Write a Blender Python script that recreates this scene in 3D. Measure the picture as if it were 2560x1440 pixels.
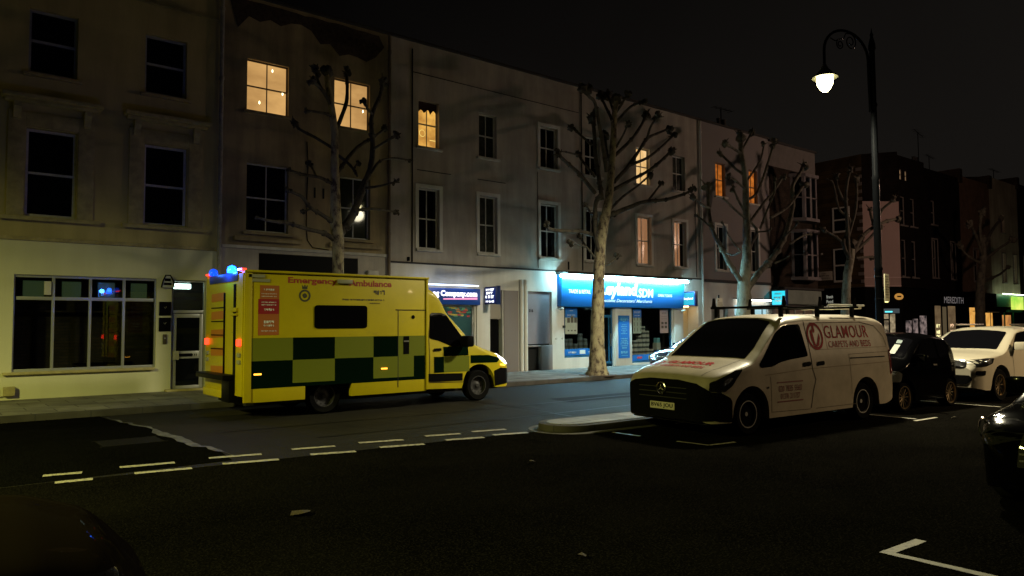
import bpy, bmesh, math, random
import numpy as np
from mathutils import Vector, Matrix
random.seed(7)
for o in list(bpy.data.objects): bpy.data.objects.remove(o)
scene = bpy.context.scene
COL = scene.collection
R = math.radians
# ------------------------------------------------------------------ camera
CF = 1850.0
def _cam_axes(yaw, tilt, roll):
    fw = np.array([math.sin(yaw)*math.cos(tilt), math.cos(yaw)*math.cos(tilt), math.sin(tilt)])
    rt = np.array([math.cos(yaw), -math.sin(yaw), 0.0]); up = np.cross(rt, fw)
    return rt*math.cos(roll)+up*math.sin(roll), -rt*math.sin(roll)+up*math.cos(roll), fw
RT, UP, FW = _cam_axes(R(39.0214), R(2.8566), R(-.294))
CAM = np.array([0, 0, 1.75])
cd = bpy.data.cameras.new('camera'); cam = bpy.data.objects.new('camera', cd); COL.objects.link(cam)
m = Matrix(((RT[0], UP[0], -FW[0], 0), (RT[1], UP[1], -FW[1], 0), (RT[2], UP[2], -FW[2], CAM[2]), (0, 0, 0, 1)))
cam.matrix_world = m
cd.sensor_width = 36; cd.lens = CF/2560*36; cd.clip_end = 2000; cd.clip_start = .05
scene.camera = cam
def at(u, v, X=None, Y=None, Z=None):
    d = RT*(u-1280)/CF-UP*(v-720)/CF+FW
    t = (X-CAM[0])/d[0] if X is not None else (Y-CAM[1])/d[1] if Y is not None else (Z-CAM[2])/d[2]
    p = CAM+t*d
    return Vector((float(p[0]), float(p[1]), float(p[2])))
# ------------------------------------------------------------------ world, sun, exposure
w = bpy.data.worlds.new('World'); scene.world = w; w.use_nodes = True
nt = w.node_tree; nt.nodes.clear()
out = nt.nodes.new('ShaderNodeOutputWorld')
sky = nt.nodes.new('ShaderNodeTexSky'); sky.sky_type = 'NISHITA'; sky.sun_disc = False
sky.sun_elevation = R(-6); sky.sun_rotation = R(70)
bg1 = nt.nodes.new('ShaderNodeBackground'); bg1.inputs['Strength'].default_value = .0008
nt.links.new(sky.outputs[0], bg1.inputs['Color'])
tc = nt.nodes.new('ShaderNodeTexCoord')
dp = nt.nodes.new('ShaderNodeVectorMath'); dp.operation = 'DOT_PRODUCT'
dp.inputs[1].default_value = (.93, .30, -.62)
nt.links.new(tc.outputs['Generated'], dp.inputs[0])
nz = nt.nodes.new('ShaderNodeTexNoise'); nz.inputs['Scale'].default_value = 2.2; nz.inputs['Detail'].default_value = 3
nt.links.new(tc.outputs['Generated'], nz.inputs['Vector'])
ad = nt.nodes.new('ShaderNodeMath'); ad.operation = 'MULTIPLY_ADD'; ad.inputs[1].default_value = .25
nt.links.new(nz.outputs['Fac'], ad.inputs[0]); nt.links.new(dp.outputs['Value'], ad.inputs[2])
rp = nt.nodes.new('ShaderNodeValToRGB')
rp.color_ramp.elements[0].position = .46; rp.color_ramp.elements[0].color = (.0008, .0007, .0007, 1)
rp.color_ramp.elements[1].position = 1.0; rp.color_ramp.elements[1].color = (.0074, .0064, .0055, 1)
nt.links.new(ad.outputs[0], rp.inputs[0])
bg2 = nt.nodes.new('ShaderNodeBackground'); bg2.inputs['Strength'].default_value = 1.0
nt.links.new(rp.outputs[0], bg2.inputs['Color'])
adds = nt.nodes.new('ShaderNodeAddShader')
nt.links.new(bg1.outputs[0], adds.inputs[0]); nt.links.new(bg2.outputs[0], adds.inputs[1])
nt.links.new(adds.outputs[0], out.inputs['Surface'])
sc = scene.view_settings; sc.view_transform = 'Standard'; sc.look = 'None'; sc.exposure = 0; sc.gamma = 1
scene.cycles.use_denoising = True
scene.cycles.max_bounces = 5; scene.cycles.diffuse_bounces = 2; scene.cycles.glossy_bounces = 3
scene.cycles.transparent_max_bounces = 8; scene.cycles.sample_clamp_indirect = 3
scene.cycles.caustics_reflective = False; scene.cycles.caustics_refractive = False
# ------------------------------------------------------------------ materials
MATS = {}
def mat(name, col, rough=.6, metal=0, var=.0, scale=3.0, bump=0.0, bscale=40.0, coat=0.0, col2=None, ramp=(.35, .65), spec=.5, dist=.02):
    if name in MATS: return MATS[name]
    m = bpy.data.materials.new(name); m.use_nodes = True; MATS[name] = m
    n = m.node_tree; b = n.nodes['Principled BSDF']
    b.inputs['Base Color'].default_value = (*col, 1); b.inputs['Roughness'].default_value = rough
    b.inputs['Metallic'].default_value = metal; b.inputs['Coat Weight'].default_value = coat
    b.inputs['Coat Roughness'].default_value = .04; b.inputs['Specular IOR Level'].default_value = spec
    if var or col2 or bump:
        t = n.nodes.new('ShaderNodeTexCoord')
    if var or col2:
        a = n.nodes.new('ShaderNodeTexNoise'); a.inputs['Scale'].default_value = scale; a.inputs['Detail'].default_value = 8
        a.inputs['Roughness'].default_value = .65
        n.links.new(t.outputs['Object'], a.inputs['Vector'])
        r = n.nodes.new('ShaderNodeValToRGB')
        c2 = col2 or tuple(c*(1-var) for c in col)
        r.color_ramp.elements[0].color = (*c2, 1); r.color_ramp.elements[1].color = (*col, 1)
        r.color_ramp.elements[0].position, r.color_ramp.elements[1].position = ramp
        n.links.new(a.outputs['Fac'], r.inputs[0]); n.links.new(r.outputs[0], b.inputs['Base Color'])
    if bump:
        a2 = n.nodes.new('ShaderNodeTexNoise'); a2.inputs['Scale'].default_value = bscale; a2.inputs['Detail'].default_value = 6
        n.links.new(t.outputs['Object'], a2.inputs['Vector'])
        bp = n.nodes.new('ShaderNodeBump'); bp.inputs['Strength'].default_value = bump; bp.inputs['Distance'].default_value = dist
        n.links.new(a2.outputs['Fac'], bp.inputs['Height']); n.links.new(bp.outputs[0], b.inputs['Normal'])
    return m
def emi(name, col, strength, col2=None, scale=(3, 3, 3), kind='noise', base=.02, pos=(.35, .65)):
    if name in MATS: return MATS[name]
    m = mat(name, (base,)*3, .12)
    n = m.node_tree; b = n.nodes['Principled BSDF']
    b.inputs['Emission Color'].default_value = (*col, 1); b.inputs['Emission Strength'].default_value = strength
    if col2:
        t = n.nodes.new('ShaderNodeTexCoord'); mp = n.nodes.new('ShaderNodeMapping'); mp.inputs['Scale'].default_value = scale
        n.links.new(t.outputs['Object'], mp.inputs[0])
        if kind == 'wave':
            a = n.nodes.new('ShaderNodeTexWave'); a.inputs['Scale'].default_value = 1; a.inputs['Distortion'].default_value = 1.5; a.inputs['Detail Scale'].default_value = .6
            o = a.outputs['Fac']
        else:
            a = n.nodes.new('ShaderNodeTexNoise'); a.inputs['Scale'].default_value = 1; a.inputs['Detail'].default_value = 4
            o = a.outputs['Fac']
        n.links.new(mp.outputs[0], a.inputs['Vector'])
        r = n.nodes.new('ShaderNodeValToRGB'); r.color_ramp.elements[0].color = (*col2, 1); r.color_ramp.elements[1].color = (*col, 1)
        r.color_ramp.elements[0].position, r.color_ramp.elements[1].position = pos
        n.links.new(o, r.inputs[0]); n.links.new(r.outputs[0], b.inputs['Emission Color'])
    return m
def brick_mat(name, c1, c2, mortar, scale=1.0, bw=.225, bh=.075, rot=(R(90), 0, 0), msize=.012, rough=.85, bump=.5):
    if name in MATS: return MATS[name]
    m = mat(name, c1, rough, spec=.05)
    n = m.node_tree; b = n.nodes['Principled BSDF']
    t = n.nodes.new('ShaderNodeTexCoord'); mp = n.nodes.new('ShaderNodeMapping'); mp.inputs['Rotation'].default_value = rot
    n.links.new(t.outputs['Object'], mp.inputs[0])
    k = n.nodes.new('ShaderNodeTexBrick'); k.inputs['Scale'].default_value = 1; k.inputs['Brick Width'].default_value = bw
    k.inputs['Row Height'].default_value = bh; k.inputs['Mortar Size'].default_value = msize
    k.inputs['Color1'].default_value = (*c1, 1); k.inputs['Color2'].default_value = (*c2, 1); k.inputs['Mortar'].default_value = (*mortar, 1)
    n.links.new(mp.outputs[0], k.inputs['Vector'])
    nn = n.nodes.new('ShaderNodeTexNoise'); nn.inputs['Scale'].default_value = 1.7; nn.inputs['Detail'].default_value = 6
    n.links.new(t.outputs['Object'], nn.inputs['Vector'])
    mr = n.nodes.new('ShaderNodeMapRange'); mr.inputs[1].default_value = .3; mr.inputs[2].default_value = .7; mr.inputs[3].default_value = .55; mr.inputs[4].default_value = 1.15
    n.links.new(nn.outputs['Fac'], mr.inputs[0])
    mx = n.nodes.new('ShaderNodeMix'); mx.data_type = 'RGBA'; mx.blend_type = 'MULTIPLY'; mx.inputs[0].default_value = 1
    n.links.new(k.outputs['Color'], mx.inputs[6]); n.links.new(mr.outputs[0], mx.inputs[7]); n.links.new(mx.outputs[2], b.inputs['Base Color'])
    bp = n.nodes.new('ShaderNodeBump'); bp.inputs['Strength'].default_value = bump; bp.inputs['Distance'].default_value = .01; bp.invert = True
    n.links.new(k.outputs['Fac'], bp.inputs['Height']); n.links.new(bp.outputs[0], b.inputs['Normal'])
    return m
def stucco(name, col, stain, amt=.5):
    """painted render: broad blotches, rain streaks, fine grain"""
    if name in MATS: return MATS[name]
    m = mat(name, col, .8); n = m.node_tree; b = n.nodes['Principled BSDF']
    t = n.nodes.new('ShaderNodeTexCoord')
    def nz(sc, det, ro=.6):
        mp = n.nodes.new('ShaderNodeMapping'); mp.inputs['Scale'].default_value = sc
        n.links.new(t.outputs['Object'], mp.inputs[0])
        a = n.nodes.new('ShaderNodeTexNoise'); a.inputs['Scale'].default_value = 1; a.inputs['Detail'].default_value = det; a.inputs['Roughness'].default_value = ro
        n.links.new(mp.outputs[0], a.inputs['Vector']); return a.outputs['Fac']
    n1 = nz((.5, .5, .7), 7); n2 = nz((2.6, 2.6, .35), 5); n3 = nz((22, 22, 22), 4)
    mm = n.nodes.new('ShaderNodeMath'); mm.operation = 'MULTIPLY'; n.links.new(n1, mm.inputs[0]); n.links.new(n2, mm.inputs[1])
    mr = n.nodes.new('ShaderNodeMapRange'); mr.inputs[1].default_value = .16; mr.inputs[2].default_value = .36; mr.inputs[3].default_value = amt; mr.inputs[4].default_value = 0
    n.links.new(mm.outputs[0], mr.inputs[0])
    mx = n.nodes.new('ShaderNodeMix'); mx.data_type = 'RGBA'; mx.inputs[6].default_value = (*col, 1); mx.inputs[7].default_value = (*stain, 1)
    n.links.new(mr.outputs[0], mx.inputs[0]); n.links.new(mx.outputs[2], b.inputs['Base Color'])
    bp = n.nodes.new('ShaderNodeBump'); bp.inputs['Strength'].default_value = .25; bp.inputs['Distance'].default_value = .01
    n.links.new(n3, bp.inputs['Height']); n.links.new(bp.outputs[0], b.inputs['Normal'])
    return m
def glass_mat():
    m = mat('clear_glass', (1, 1, 1), 0); n = m.node_tree; n.nodes.clear()
    o = n.nodes.new('ShaderNodeOutputMaterial'); g = n.nodes.new('ShaderNodeBsdfGlossy'); g.inputs['Roughness'].default_value = .02; g.inputs['Color'].default_value = (.9, .9, .9, 1)
    tr = n.nodes.new('ShaderNodeBsdfTransparent'); tr.inputs['Color'].default_value = (.86, .9, .88, 1)
    lw = n.nodes.new('ShaderNodeLayerWeight'); lw.inputs['Blend'].default_value = .5; pw = n.nodes.new('ShaderNodeMath'); pw.operation = 'POWER'; pw.inputs[1].default_value = 4
    fr = n.nodes.new('ShaderNodeMath'); fr.operation = 'MULTIPLY_ADD'; fr.inputs[1].default_value = .85; fr.inputs[2].default_value = .05
    n.links.new(lw.outputs['Facing'], pw.inputs[0]); n.links.new(pw.outputs[0], fr.inputs[0])
    mx = n.nodes.new('ShaderNodeMixShader')
    n.links.new(fr.outputs[0], mx.inputs[0]); n.links.new(tr.outputs[0], mx.inputs[1]); n.links.new(g.outputs[0], mx.inputs[2]); n.links.new(mx.outputs[0], o.inputs[0])
    return m
M_clear = glass_mat()
M_glass = mat('dark_window_glass', (.004, .005, .006), .03, spec=.55)
M_glass2 = mat('curtained_window_glass', (.05, .055, .045), .25, col2=(.018, .02, .017), scale=7)
M_vglass = mat('vehicle_glass', (.003, .003, .004), .03, spec=.5)
def tar(name, c1, c2, bright, scale=70, spk=.62, sp=0.0):
    """tarmac: broad worn patches plus pale stone chips"""
    if name in MATS: return MATS[name]
    m = mat(name, c1, .65, spec=sp, col2=c2, scale=.7, ramp=(.35, .65)); n = m.node_tree; b = n.nodes['Principled BSDF']
    t = n.nodes['Texture Coordinate']; base = b.inputs['Base Color'].links[0].from_socket
    v = n.nodes.new('ShaderNodeTexNoise'); v.inputs['Scale'].default_value = scale; v.inputs['Detail'].default_value = 3; n.links.new(t.outputs['Object'], v.inputs['Vector'])
    q = n.nodes.new('ShaderNodeMapRange'); q.inputs[1].default_value = spk-.12; q.inputs[2].default_value = spk+.06; n.links.new(v.outputs['Fac'], q.inputs[0])
    mx = n.nodes.new('ShaderNodeMix'); mx.data_type = 'RGBA'; mx.inputs[7].default_value = (*bright, 1); n.links.new(base, mx.inputs[6]); n.links.new(q.outputs[0], mx.inputs[0]); n.links.new(mx.outputs[2], b.inputs['Base Color'])
    bp = n.nodes.new('ShaderNodeBump'); bp.inputs['Strength'].default_value = .7; bp.inputs['Distance'].default_value = .012; n.links.new(v.outputs['Fac'], bp.inputs['Height']); n.links.new(bp.outputs[0], b.inputs['Normal'])
    return m
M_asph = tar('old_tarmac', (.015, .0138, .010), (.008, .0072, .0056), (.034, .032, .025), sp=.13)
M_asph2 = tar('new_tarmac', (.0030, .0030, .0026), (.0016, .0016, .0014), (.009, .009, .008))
M_pave = brick_mat('paving_slabs', (.26, .25, .23), (.20, .19, .175), (.08, .075, .07), bw=.9, bh=.6, rot=(0, 0, 0), msize=.012, rough=.6, bump=.3)
M_bwall = mat('black_timber', (.006, .006, .006), .8, spec=0)
M_dimtrim = mat('dimmed_trim', (.16, .14, .13), .7)  # trim colour darkened so the far row looks barely lit
M_kerb = brick_mat('kerb_stone', (.09, .085, .075), (.06, .055, .05), (.05, .05, .05), bw=.92, bh=3.0, rot=(0, 0, 0), msize=.012, rough=.65, bump=.3)
M_paint = mat('worn_road_paint', (.42, .39, .31), .6, col2=(.16, .15, .13), scale=14, ramp=(.36, .52))
M_cream = stucco('cream_render', (.56, .48, .20), (.28, .23, .09), .5)
M_creamlow = stucco('cream_render_clean', (.70, .69, .46), (.52, .50, .32), .35)
M_yel = stucco('sandy_render', (.44, .35, .18), (.15, .12, .07), .75)
M_grey = stucco('pale_grey_render', (.47, .43, .37), (.23, .205, .18), .65)
M_white = stucco('white_painted_render', (.72, .71, .66), (.45, .43, .38), .45)
M_dgrey = stucco('mauve_grey_render', (.24, .215, .205), (.22, .20, .21), .6)
M_pink = stucco('faded_pink_render', (.38, .265, .24), (.28, .19, .175), .35)
M_stone = stucco('weathered_stone', (.42, .37, .28), (.2, .17, .12), .7)
M_coping = mat('dark_coping', (.035, .032, .03), .8, var=.4)
M_frame = mat('white_window_frame', (.62, .62, .58), .45, var=.25, scale=9)
M_frameg = mat('grey_aluminium', (.50, .51, .49), .35, metal=.5)
M_trim = mat('painted_trim', (.55, .53, .47), .6, var=.3, scale=5)
M_trimc = mat('cream_trim', (.50, .43, .19), .65, var=.35, scale=5)
M_pipe = mat('downpipe_paint', (.40, .38, .33), .5, var=.4, scale=6)
M_black = mat('black_paint', (.005, .005, .0055), .35, spec=.03)
M_dark = mat('dark_void', (.006, .006, .006), .9)
M_rub = mat('tyre_rubber', (.008, .008, .008), .9, spec=0)
M_alloy = mat('alloy', (.55, .52, .46), .28, metal=1)
M_steel = mat('painted_steel_rim', (.45, .44, .42), .4, metal=.6)
M_chrome = mat('chrome', (.8, .8, .8), .22, metal=1)
M_brickd = brick_mat('dark_brick', (.055, .038, .028), (.035, .026, .02), (.03, .027, .024))
M_bricky = brick_mat('stock_brick', (.085, .06, .024), (.045, .03, .015), (.03, .026, .018), rot=(R(90), 0, R(90)), bw=.26, bh=.09)
M_brickf = brick_mat('dimmed_brick', (.014, .009, .008), (.009, .007, .006), (.010, .009, .008), bw=.26, bh=.09)  # brick colour lowered to keep these fronts dark under the far lamp
M_blue = mat('shop_blue', (.008, .15, .52), .4)
M_blue2 = mat('frame_blue', (.01, .12, .26), .4)
M_navy = mat('sign_navy', (.01, .03, .16), .3)
M_red = mat('letter_red', (.36, .006, .016), .55, spec=.1)
M_bark = None
# ------------------------------------------------------------------ mesh helpers
def newobj(name, me, parent=None):
    o = bpy.data.objects.new(name, me); COL.objects.link(o)
    if parent is not None: o.parent = parent
    return o
def tag(o, label=None, cat=None, group=None, kind=None):
    if label: o['label'] = label
    if cat: o['category'] = cat
    if group: o['group'] = group
    if kind: o['kind'] = kind
    return o
def empty(name, loc, rz=0):
    o = bpy.data.objects.new(name, None); COL.objects.link(o); o.location = loc; o.rotation_euler = (0, 0, rz); o.empty_display_size = .2
    return o
class MB:
    """collects verts and faces in the space of the parent"""
    def __init__(s): s.v = []; s.f = []; s.mi = []; s.cm = 0
    def add(s, vs, fs):
        k = len(s.v); s.v += [tuple(v) for v in vs]; s.f += [tuple(i+k for i in f) for f in fs]; s.mi += [s.cm]*len(fs); return s
    def box(s, x0, x1, y0, y1, z0, z1):
        return s.add([(x0, y0, z0), (x1, y0, z0), (x1, y1, z0), (x0, y1, z0), (x0, y0, z1), (x1, y0, z1), (x1, y1, z1), (x0, y1, z1)],
                     [(0, 3, 2, 1), (4, 5, 6, 7), (0, 1, 5, 4), (1, 2, 6, 5), (2, 3, 7, 6), (3, 0, 4, 7)])
    def prism(s, poly, a, b, axis='y'):
        """poly: 2D points; extruded between a and b along axis"""
        n = len(poly)
        def P(p, t): return (p[0], t, p[1]) if axis == 'y' else (t, p[0], p[1]) if axis == 'x' else (p[0], p[1], t)
        vs = [P(p, a) for p in poly]+[P(p, b) for p in poly]
        fs = [tuple(range(n)), tuple(range(2*n-1, n-1, -1))]+[(i, i+n, (i+1) % n+n, (i+1) % n) for i in range(n)]
        return s.add(vs, fs)
    def tube(s, pts, rad, n=8, cap=True, jit=0.0):
        pts = [Vector(p) for p in pts]
        if not isinstance(rad, (list, tuple)): rad = [rad]*len(pts)
        vs = []; up = Vector((.31, .2, .93)).normalized(); prev = None
        for i, p in enumerate(pts):
            t = (pts[min(i+1, len(pts)-1)]-pts[max(i-1, 0)]).normalized()
            if prev is None:
                a = t.cross(up)
                if a.length < .1: a = t.cross(Vector((1, 0, 0)))
                a.normalize()
            else:
                a = (prev-t*prev.dot(t)).normalized()
            prev = a; b = t.cross(a)
            for k in range(n):
                th = 2*math.pi*k/n; r = rad[i]*(1+random.uniform(-jit, jit))
                vs.append(p+a*math.cos(th)*r+b*math.sin(th)*r)
        fs = []
        for i in range(len(pts)-1):
            for k in range(n):
                fs.append((i*n+k, i*n+(k+1) % n, (i+1)*n+(k+1) % n, (i+1)*n+k))
        if cap: fs += [tuple(range(n-1, -1, -1)), tuple((len(pts)-1)*n+k for k in range(n))]
        return s.add(vs, fs)
    def lathe(s, prof, n=24, c=(0, 0, 0), axis='z'):
        """prof: (r, h)"""
        vs = []
        for r, h in prof:
            for k in range(n):
                a = 2*math.pi*k/n; x, y = r*math.cos(a), r*math.sin(a)
                vs.append((c[0]+x, c[1]+y, c[2]+h) if axis == 'z' else (c[0]+x, c[1]+h, c[2]+y) if axis == 'y' else (c[0]+h, c[1]+x, c[2]+y))
        fs = [(i*n+k, i*n+(k+1) % n, (i+1)*n+(k+1) % n, (i+1)*n+k) for i in range(len(prof)-1) for k in range(n)]
        return s.add(vs, fs)
    def lump(s, c, r, n=7, rough=.3):
        vs = []; m = 5
        for i in range(m+1):
            ph = math.pi*i/m
            for k in range(n):
                rr = r*(1+random.uniform(-rough, rough)); a = 2*math.pi*k/n+i*.4
                vs.append((c[0]+rr*math.sin(ph)*math.cos(a), c[1]+rr*math.sin(ph)*math.sin(a), c[2]+rr*math.cos(ph)))
        fs = [(i*n+k, (i+1)*n+k, (i+1)*n+(k+1) % n, i*n+(k+1) % n) for i in range(m) for k in range(n)]
        return s.add(vs, fs)
    def build(s, name, mats, parent=None, smooth=False, ang=40, bevel=0):
        me = bpy.data.meshes.new(name); me.from_pydata(s.v, [], s.f)
        for mm in (mats if isinstance(mats, (list, tuple)) else [mats]): me.materials.append(mm)
        if any(s.mi): me.polygons.foreach_set('material_index', s.mi)
        me.validate(); me.update()
        bm = bmesh.new(); bm.from_mesh(me); bmesh.ops.recalc_face_normals(bm, faces=bm.faces)
        if bevel:
            bmesh.ops.remove_doubles(bm, verts=bm.verts, dist=1e-5)
            es = [e for e in bm.edges if len(e.link_faces) == 2 and e.calc_face_angle(0) > R(35)]
            bmesh.ops.bevel(bm, geom=es, offset=bevel, segments=2, affect='EDGES', profile=.6)
        bm.to_mesh(me); bm.free()
        if smooth or bevel:
            me.polygons.foreach_set('use_smooth', [True]*len(me.polygons))
            try: me.set_sharp_from_angle(angle=R(ang))
            except Exception: pass
        return newobj(name, me, parent)
_TX = {}
def text_geo(body, W=None, H=None, bold=0.0, shear=0.0, align='C', sp=1.0):
    """built-in lettering as triangles, fitted to width W and height H, centred on 0,0"""
    key = (body, bold, shear, sp)
    if key not in _TX:
        c = bpy.data.curves.new('t', 'FONT'); c.body = body; c.size = 1; c.offset = bold; c.space_character = sp; c.shear = shear; c.resolution_u = 3
        o = bpy.data.objects.new('t', c); COL.objects.link(o); bpy.context.view_layer.update()
        me = bpy.data.meshes.new_from_object(o.evaluated_get(bpy.context.evaluated_depsgraph_get()))
        _TX[key] = ([tuple(v.co) for v in me.vertices], [tuple(p.vertices) for p in me.polygons])
        bpy.data.objects.remove(o); bpy.data.curves.remove(c); bpy.data.meshes.remove(me)
    vs, fs = _TX[key]
    x0 = min(v[0] for v in vs); x1 = max(v[0] for v in vs); y0 = min(v[1] for v in vs); y1 = max(v[1] for v in vs)
    if W is None: W = H*(x1-x0)/(y1-y0)
    if H is None: H = W*(y1-y0)/(x1-x0)
    sx, sy = W/(x1-x0), H/(y1-y0); ox = (x0+x1)/2 if align == 'C' else x0
    return [((v[0]-ox)*sx, (v[1]-(y0+y1)/2)*sy) for v in vs], fs
def text_wall(mb, body, cx, y, cz, W=None, H=None, axis='x', **k):
    """lettering standing on a facade plane facing -Y (axis x) or -X (axis y)"""
    vs, fs = text_geo(body, W, H, **k)
    if axis == 'x': mb.add([(cx+a, y, cz+b) for a, b in vs], fs)
    elif axis == 'y': mb.add([(y, cx-a, cz+b) for a, b in vs], fs)
    return mb
def scribble(mb, cx, y, cz, W, H, axis='x', **k):
    """writing too small to read in the place: word shaped strokes"""
    x = -W/2
    while x < W/2-.3*H:
        w = min(random.uniform(.5, 1.1)*H, W/2-x); h = H*random.uniform(.75, 1)
        for a, b_, c, d in ((x, x+w*.28, -h/2, h/2), (x+w*.28, x+w*.8, random.choice((-h/2, h*.15, -h*.1)), h*.35 if random.random() < .5 else h/2)):
            q = [(a, c), (b_, c), (b_, d), (a, d)]
            mb.add([(cx+p, y, cz+r) if axis == 'x' else (y, cx-p, cz+r) for p, r in q], [(0, 1, 2, 3)])
        x += w*1.02+(H*.5 if random.random() < .12 else 0)
    return mb
# ------------------------------------------------------------------ setting: ground
def sheet(name, mbx, m, kind='structure'):
    o = mbx.build(name, m); tag(o, kind=kind); return o
b = MB(); b.add([(-150, -120, 0), (400, -120, 0), (400, 16.62, 0), (-150, 16.62, 0)], [(0, 1, 2, 3)])
b.add([(37.6, 16.62, 0), (44.0, 16.62, 0), (44.0, 120, 0), (37.6, 120, 0)], [(0, 1, 2, 3)])
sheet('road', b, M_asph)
b = MB(); b.add([(-150, 16.62, -.05), (400, 16.62, -.05), (400, 400, -.05), (-150, 400, -.05)], [(0, 1, 2, 3)]); sheet('ground', b, M_asph)
b = MB(); b.add([(-150, 9.9, .004), (3.3, 9.9, .004), (3.42, 10.8, .004), (3.25, 12.3, .004), (3.3, 14, .004), (2.95, 15.6, .004), (2.9, 16.44, .004), (-150, 16.44, .004)], [tuple(range(8))])
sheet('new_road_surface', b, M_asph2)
# service lane in front of the camera: tar colour darkened for the lamplight falling off
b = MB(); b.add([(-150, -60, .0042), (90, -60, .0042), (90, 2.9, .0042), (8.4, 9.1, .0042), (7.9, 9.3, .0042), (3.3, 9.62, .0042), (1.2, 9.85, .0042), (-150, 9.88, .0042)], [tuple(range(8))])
sheet('service_road', b, tar('dimmed_tarmac', (.0046, .0043, .0032), (.0022, .0021, .0017), (.013, .012, .0095), 60, .62))
# worn joint between the two surfaces
b = MB(); pts = [(2.98, 16.2), (3.05, 15.5), (3.12, 14.9), (3.25, 14.1), (3.22, 13.3), (3.3, 12.5), (3.28, 11.8), (3.38, 11.2), (3.42, 10.6)]
L_, R_ = [], []
for i, (x, y) in enumerate(pts):
    wd = [.01, .02, .03, .05, .08, .09, .07, .04, .02][i]
    for q in range(3):
        yy = y-(q*.22); L_.append((x-wd+random.uniform(-.03, .03), yy, .009)); R_.append((x+wd+random.uniform(-.03, .03), yy, .009))
n_ = len(L_); b.add(L_+R_, [(i, i+1, n_+i+1, n_+i) for i in range(n_-1)])
sheet('road_joint_line', b, mat('pale_joint_sealer', (.14, .14, .14), .5, col2=(.03, .03, .03), scale=9, ramp=(.4, .6)))
def pavement(x0, x1, y0, y1, zt=.12):
    b = MB(); b.box(x0, x1, y0+.15, y1, -.1, zt); sheet('pavement', b, M_pave)
    b = MB(); b.box(x0, x1, y0, y0+.149, -.1, zt+.003); o = b.build('kerb', M_kerb, bevel=.02); tag(o, kind='structure')
pavement(-60, 37.6, 16.45, 20.35)
pavement(44.0, 160, 16.45, 21.6)
b = MB(); b.box(42.5, 43.99, 20.1, 80, -.1, .1); sheet('side_street_pavement', b, M_pave)
for pts_, mm, nm_ in (([(4.2, 14.9), (6.4, 14.7), (6.5, 15.6), (5.3, 15.75), (4.3, 15.5)], mat('lighter_patch', (.045, .04, .03), .9, spec=0, var=.4), 'road_patch'), ([(11.6, 12.2), (15.5, 12.0), (15.55, 12.9), (11.7, 13.1)], mat('darker_patch', (.012, .011, .010), .8, spec=.1, var=.3), 'road_patch')):
    b = MB(); b.add([(x, y, .006) for x, y in pts_], [tuple(range(len(pts_)))]); sheet(nm_, b, mm)
for pts_ in ([(4, 12.6), (8, 12.4), (13, 12.5), (20, 12.3), (30, 12.3)], [(5, 11.0), (9, 10.85), (14, 10.95), (22, 10.8)], [(9.8, 10.3), (10.1, 12.4), (10.0, 14.5), (10.2, 16.4)]):
    b = MB(); vs = []
    for (xa, ya0), (xb, yb0) in zip(pts_, pts_[1:]):
        for q in range(14): vs.append((xa+(xb-xa)*q/14+random.uniform(-.02, .02), ya0+(yb0-ya0)*q/14+random.uniform(-.03, .03)))
    k_ = len(vs); al_ = abs(pts_[0][0]-pts_[-1][0]) > 3; o_ = (0, .022) if al_ else (.022, 0)
    b.add([(x+o_[0], y+o_[1], .0085) for x, y in vs]+[(x-o_[0], y-o_[1], .0085) for x, y in vs], [(q, q+1, k_+q+1, k_+q) for q in range(k_-1)]); sheet('tar_seam', b, mat('tar_seam_black', (.004, .004, .004), .5, spec=.2))
# traffic island beside the parked vehicles
def island(z0, z1, grow, name, m, bev=0):
    pts = []
    a0 = R(-4.3); c, s_ = math.cos(a0), math.sin(a0); hw = .50+grow
    P0 = Vector((8.62, 9.16))
    for k in range(13):
        a = R(90+180*k/12); pts.append((P0.x+(hw*math.cos(a))*c-(hw*math.sin(a))*s_, P0.y+hw*math.cos(a)*s_+hw*math.sin(a)*c))
    for l, sg in ((60, -1), (60, 1)):
        pts.append((P0.x+l*c-sg*hw*s_, P0.y+l*s_+sg*hw*c))
    b = MB(); b.prism(pts, z0, z1, 'z'); o = b.build(name, m, bevel=bev); tag(o, kind='structure'); return o
island(.001, .115, 0, 'kerb', M_kerb, .02)
island(.0, .125, -.14, 'pavement', M_pave)
island(.0, .008, .17, 'kerb_gutter', mat('gutter_concrete', (.09, .085, .07), .7, col2=(.03, .028, .025), scale=6))
# road markings
M_pdim = mat('dimmed_road_paint', (.24, .225, .16), .7, col2=(.10, .095, .07), scale=14, ramp=(.36, .52))  # same road paint darkened to offset the near lamp
def mark(p, q, wd, m=M_paint, z=.010):
    d = (q-p); d.z = 0; nrm = Vector((-d.y, d.x, 0)).normalized()*wd/2; n = max(2, int(d.length/.12)); vs = []
    for sg in (1, -1):
        for i in range(n+1):
            c = p+d*i/n+nrm*sg*(1+random.uniform(-.14, .14)); vs.append((c.x, c.y, z))
    b = MB(); b.add(vs, [(i, i+1, n+1+i+1, n+1+i) for i in range(n)])
    return tag(b.build('road_marking', m), kind='structure')
for u0, v0, u1, v1 in ((107, 1189, 205, 1181), (299, 1168, 437, 1156), (522, 1145, 654, 1135), (729, 1123, 838, 1115), (897, 1107, 1008, 1099), (1063, 1090, 1151, 1084), (1180, 1079, 1264, 1073),
                       (137, 1206, 232, 1197), (336, 1183, 480, 1170), (556, 1159, 697, 1148), (776, 1136, 889, 1128), (950, 1118, 1061, 1110), (1114, 1100, 1209, 1093), (1233, 1087, 1319, 1081)):
    mark(at(u0, v0, Z=.01), at(u1, v1, Z=.01), .13)
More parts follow.
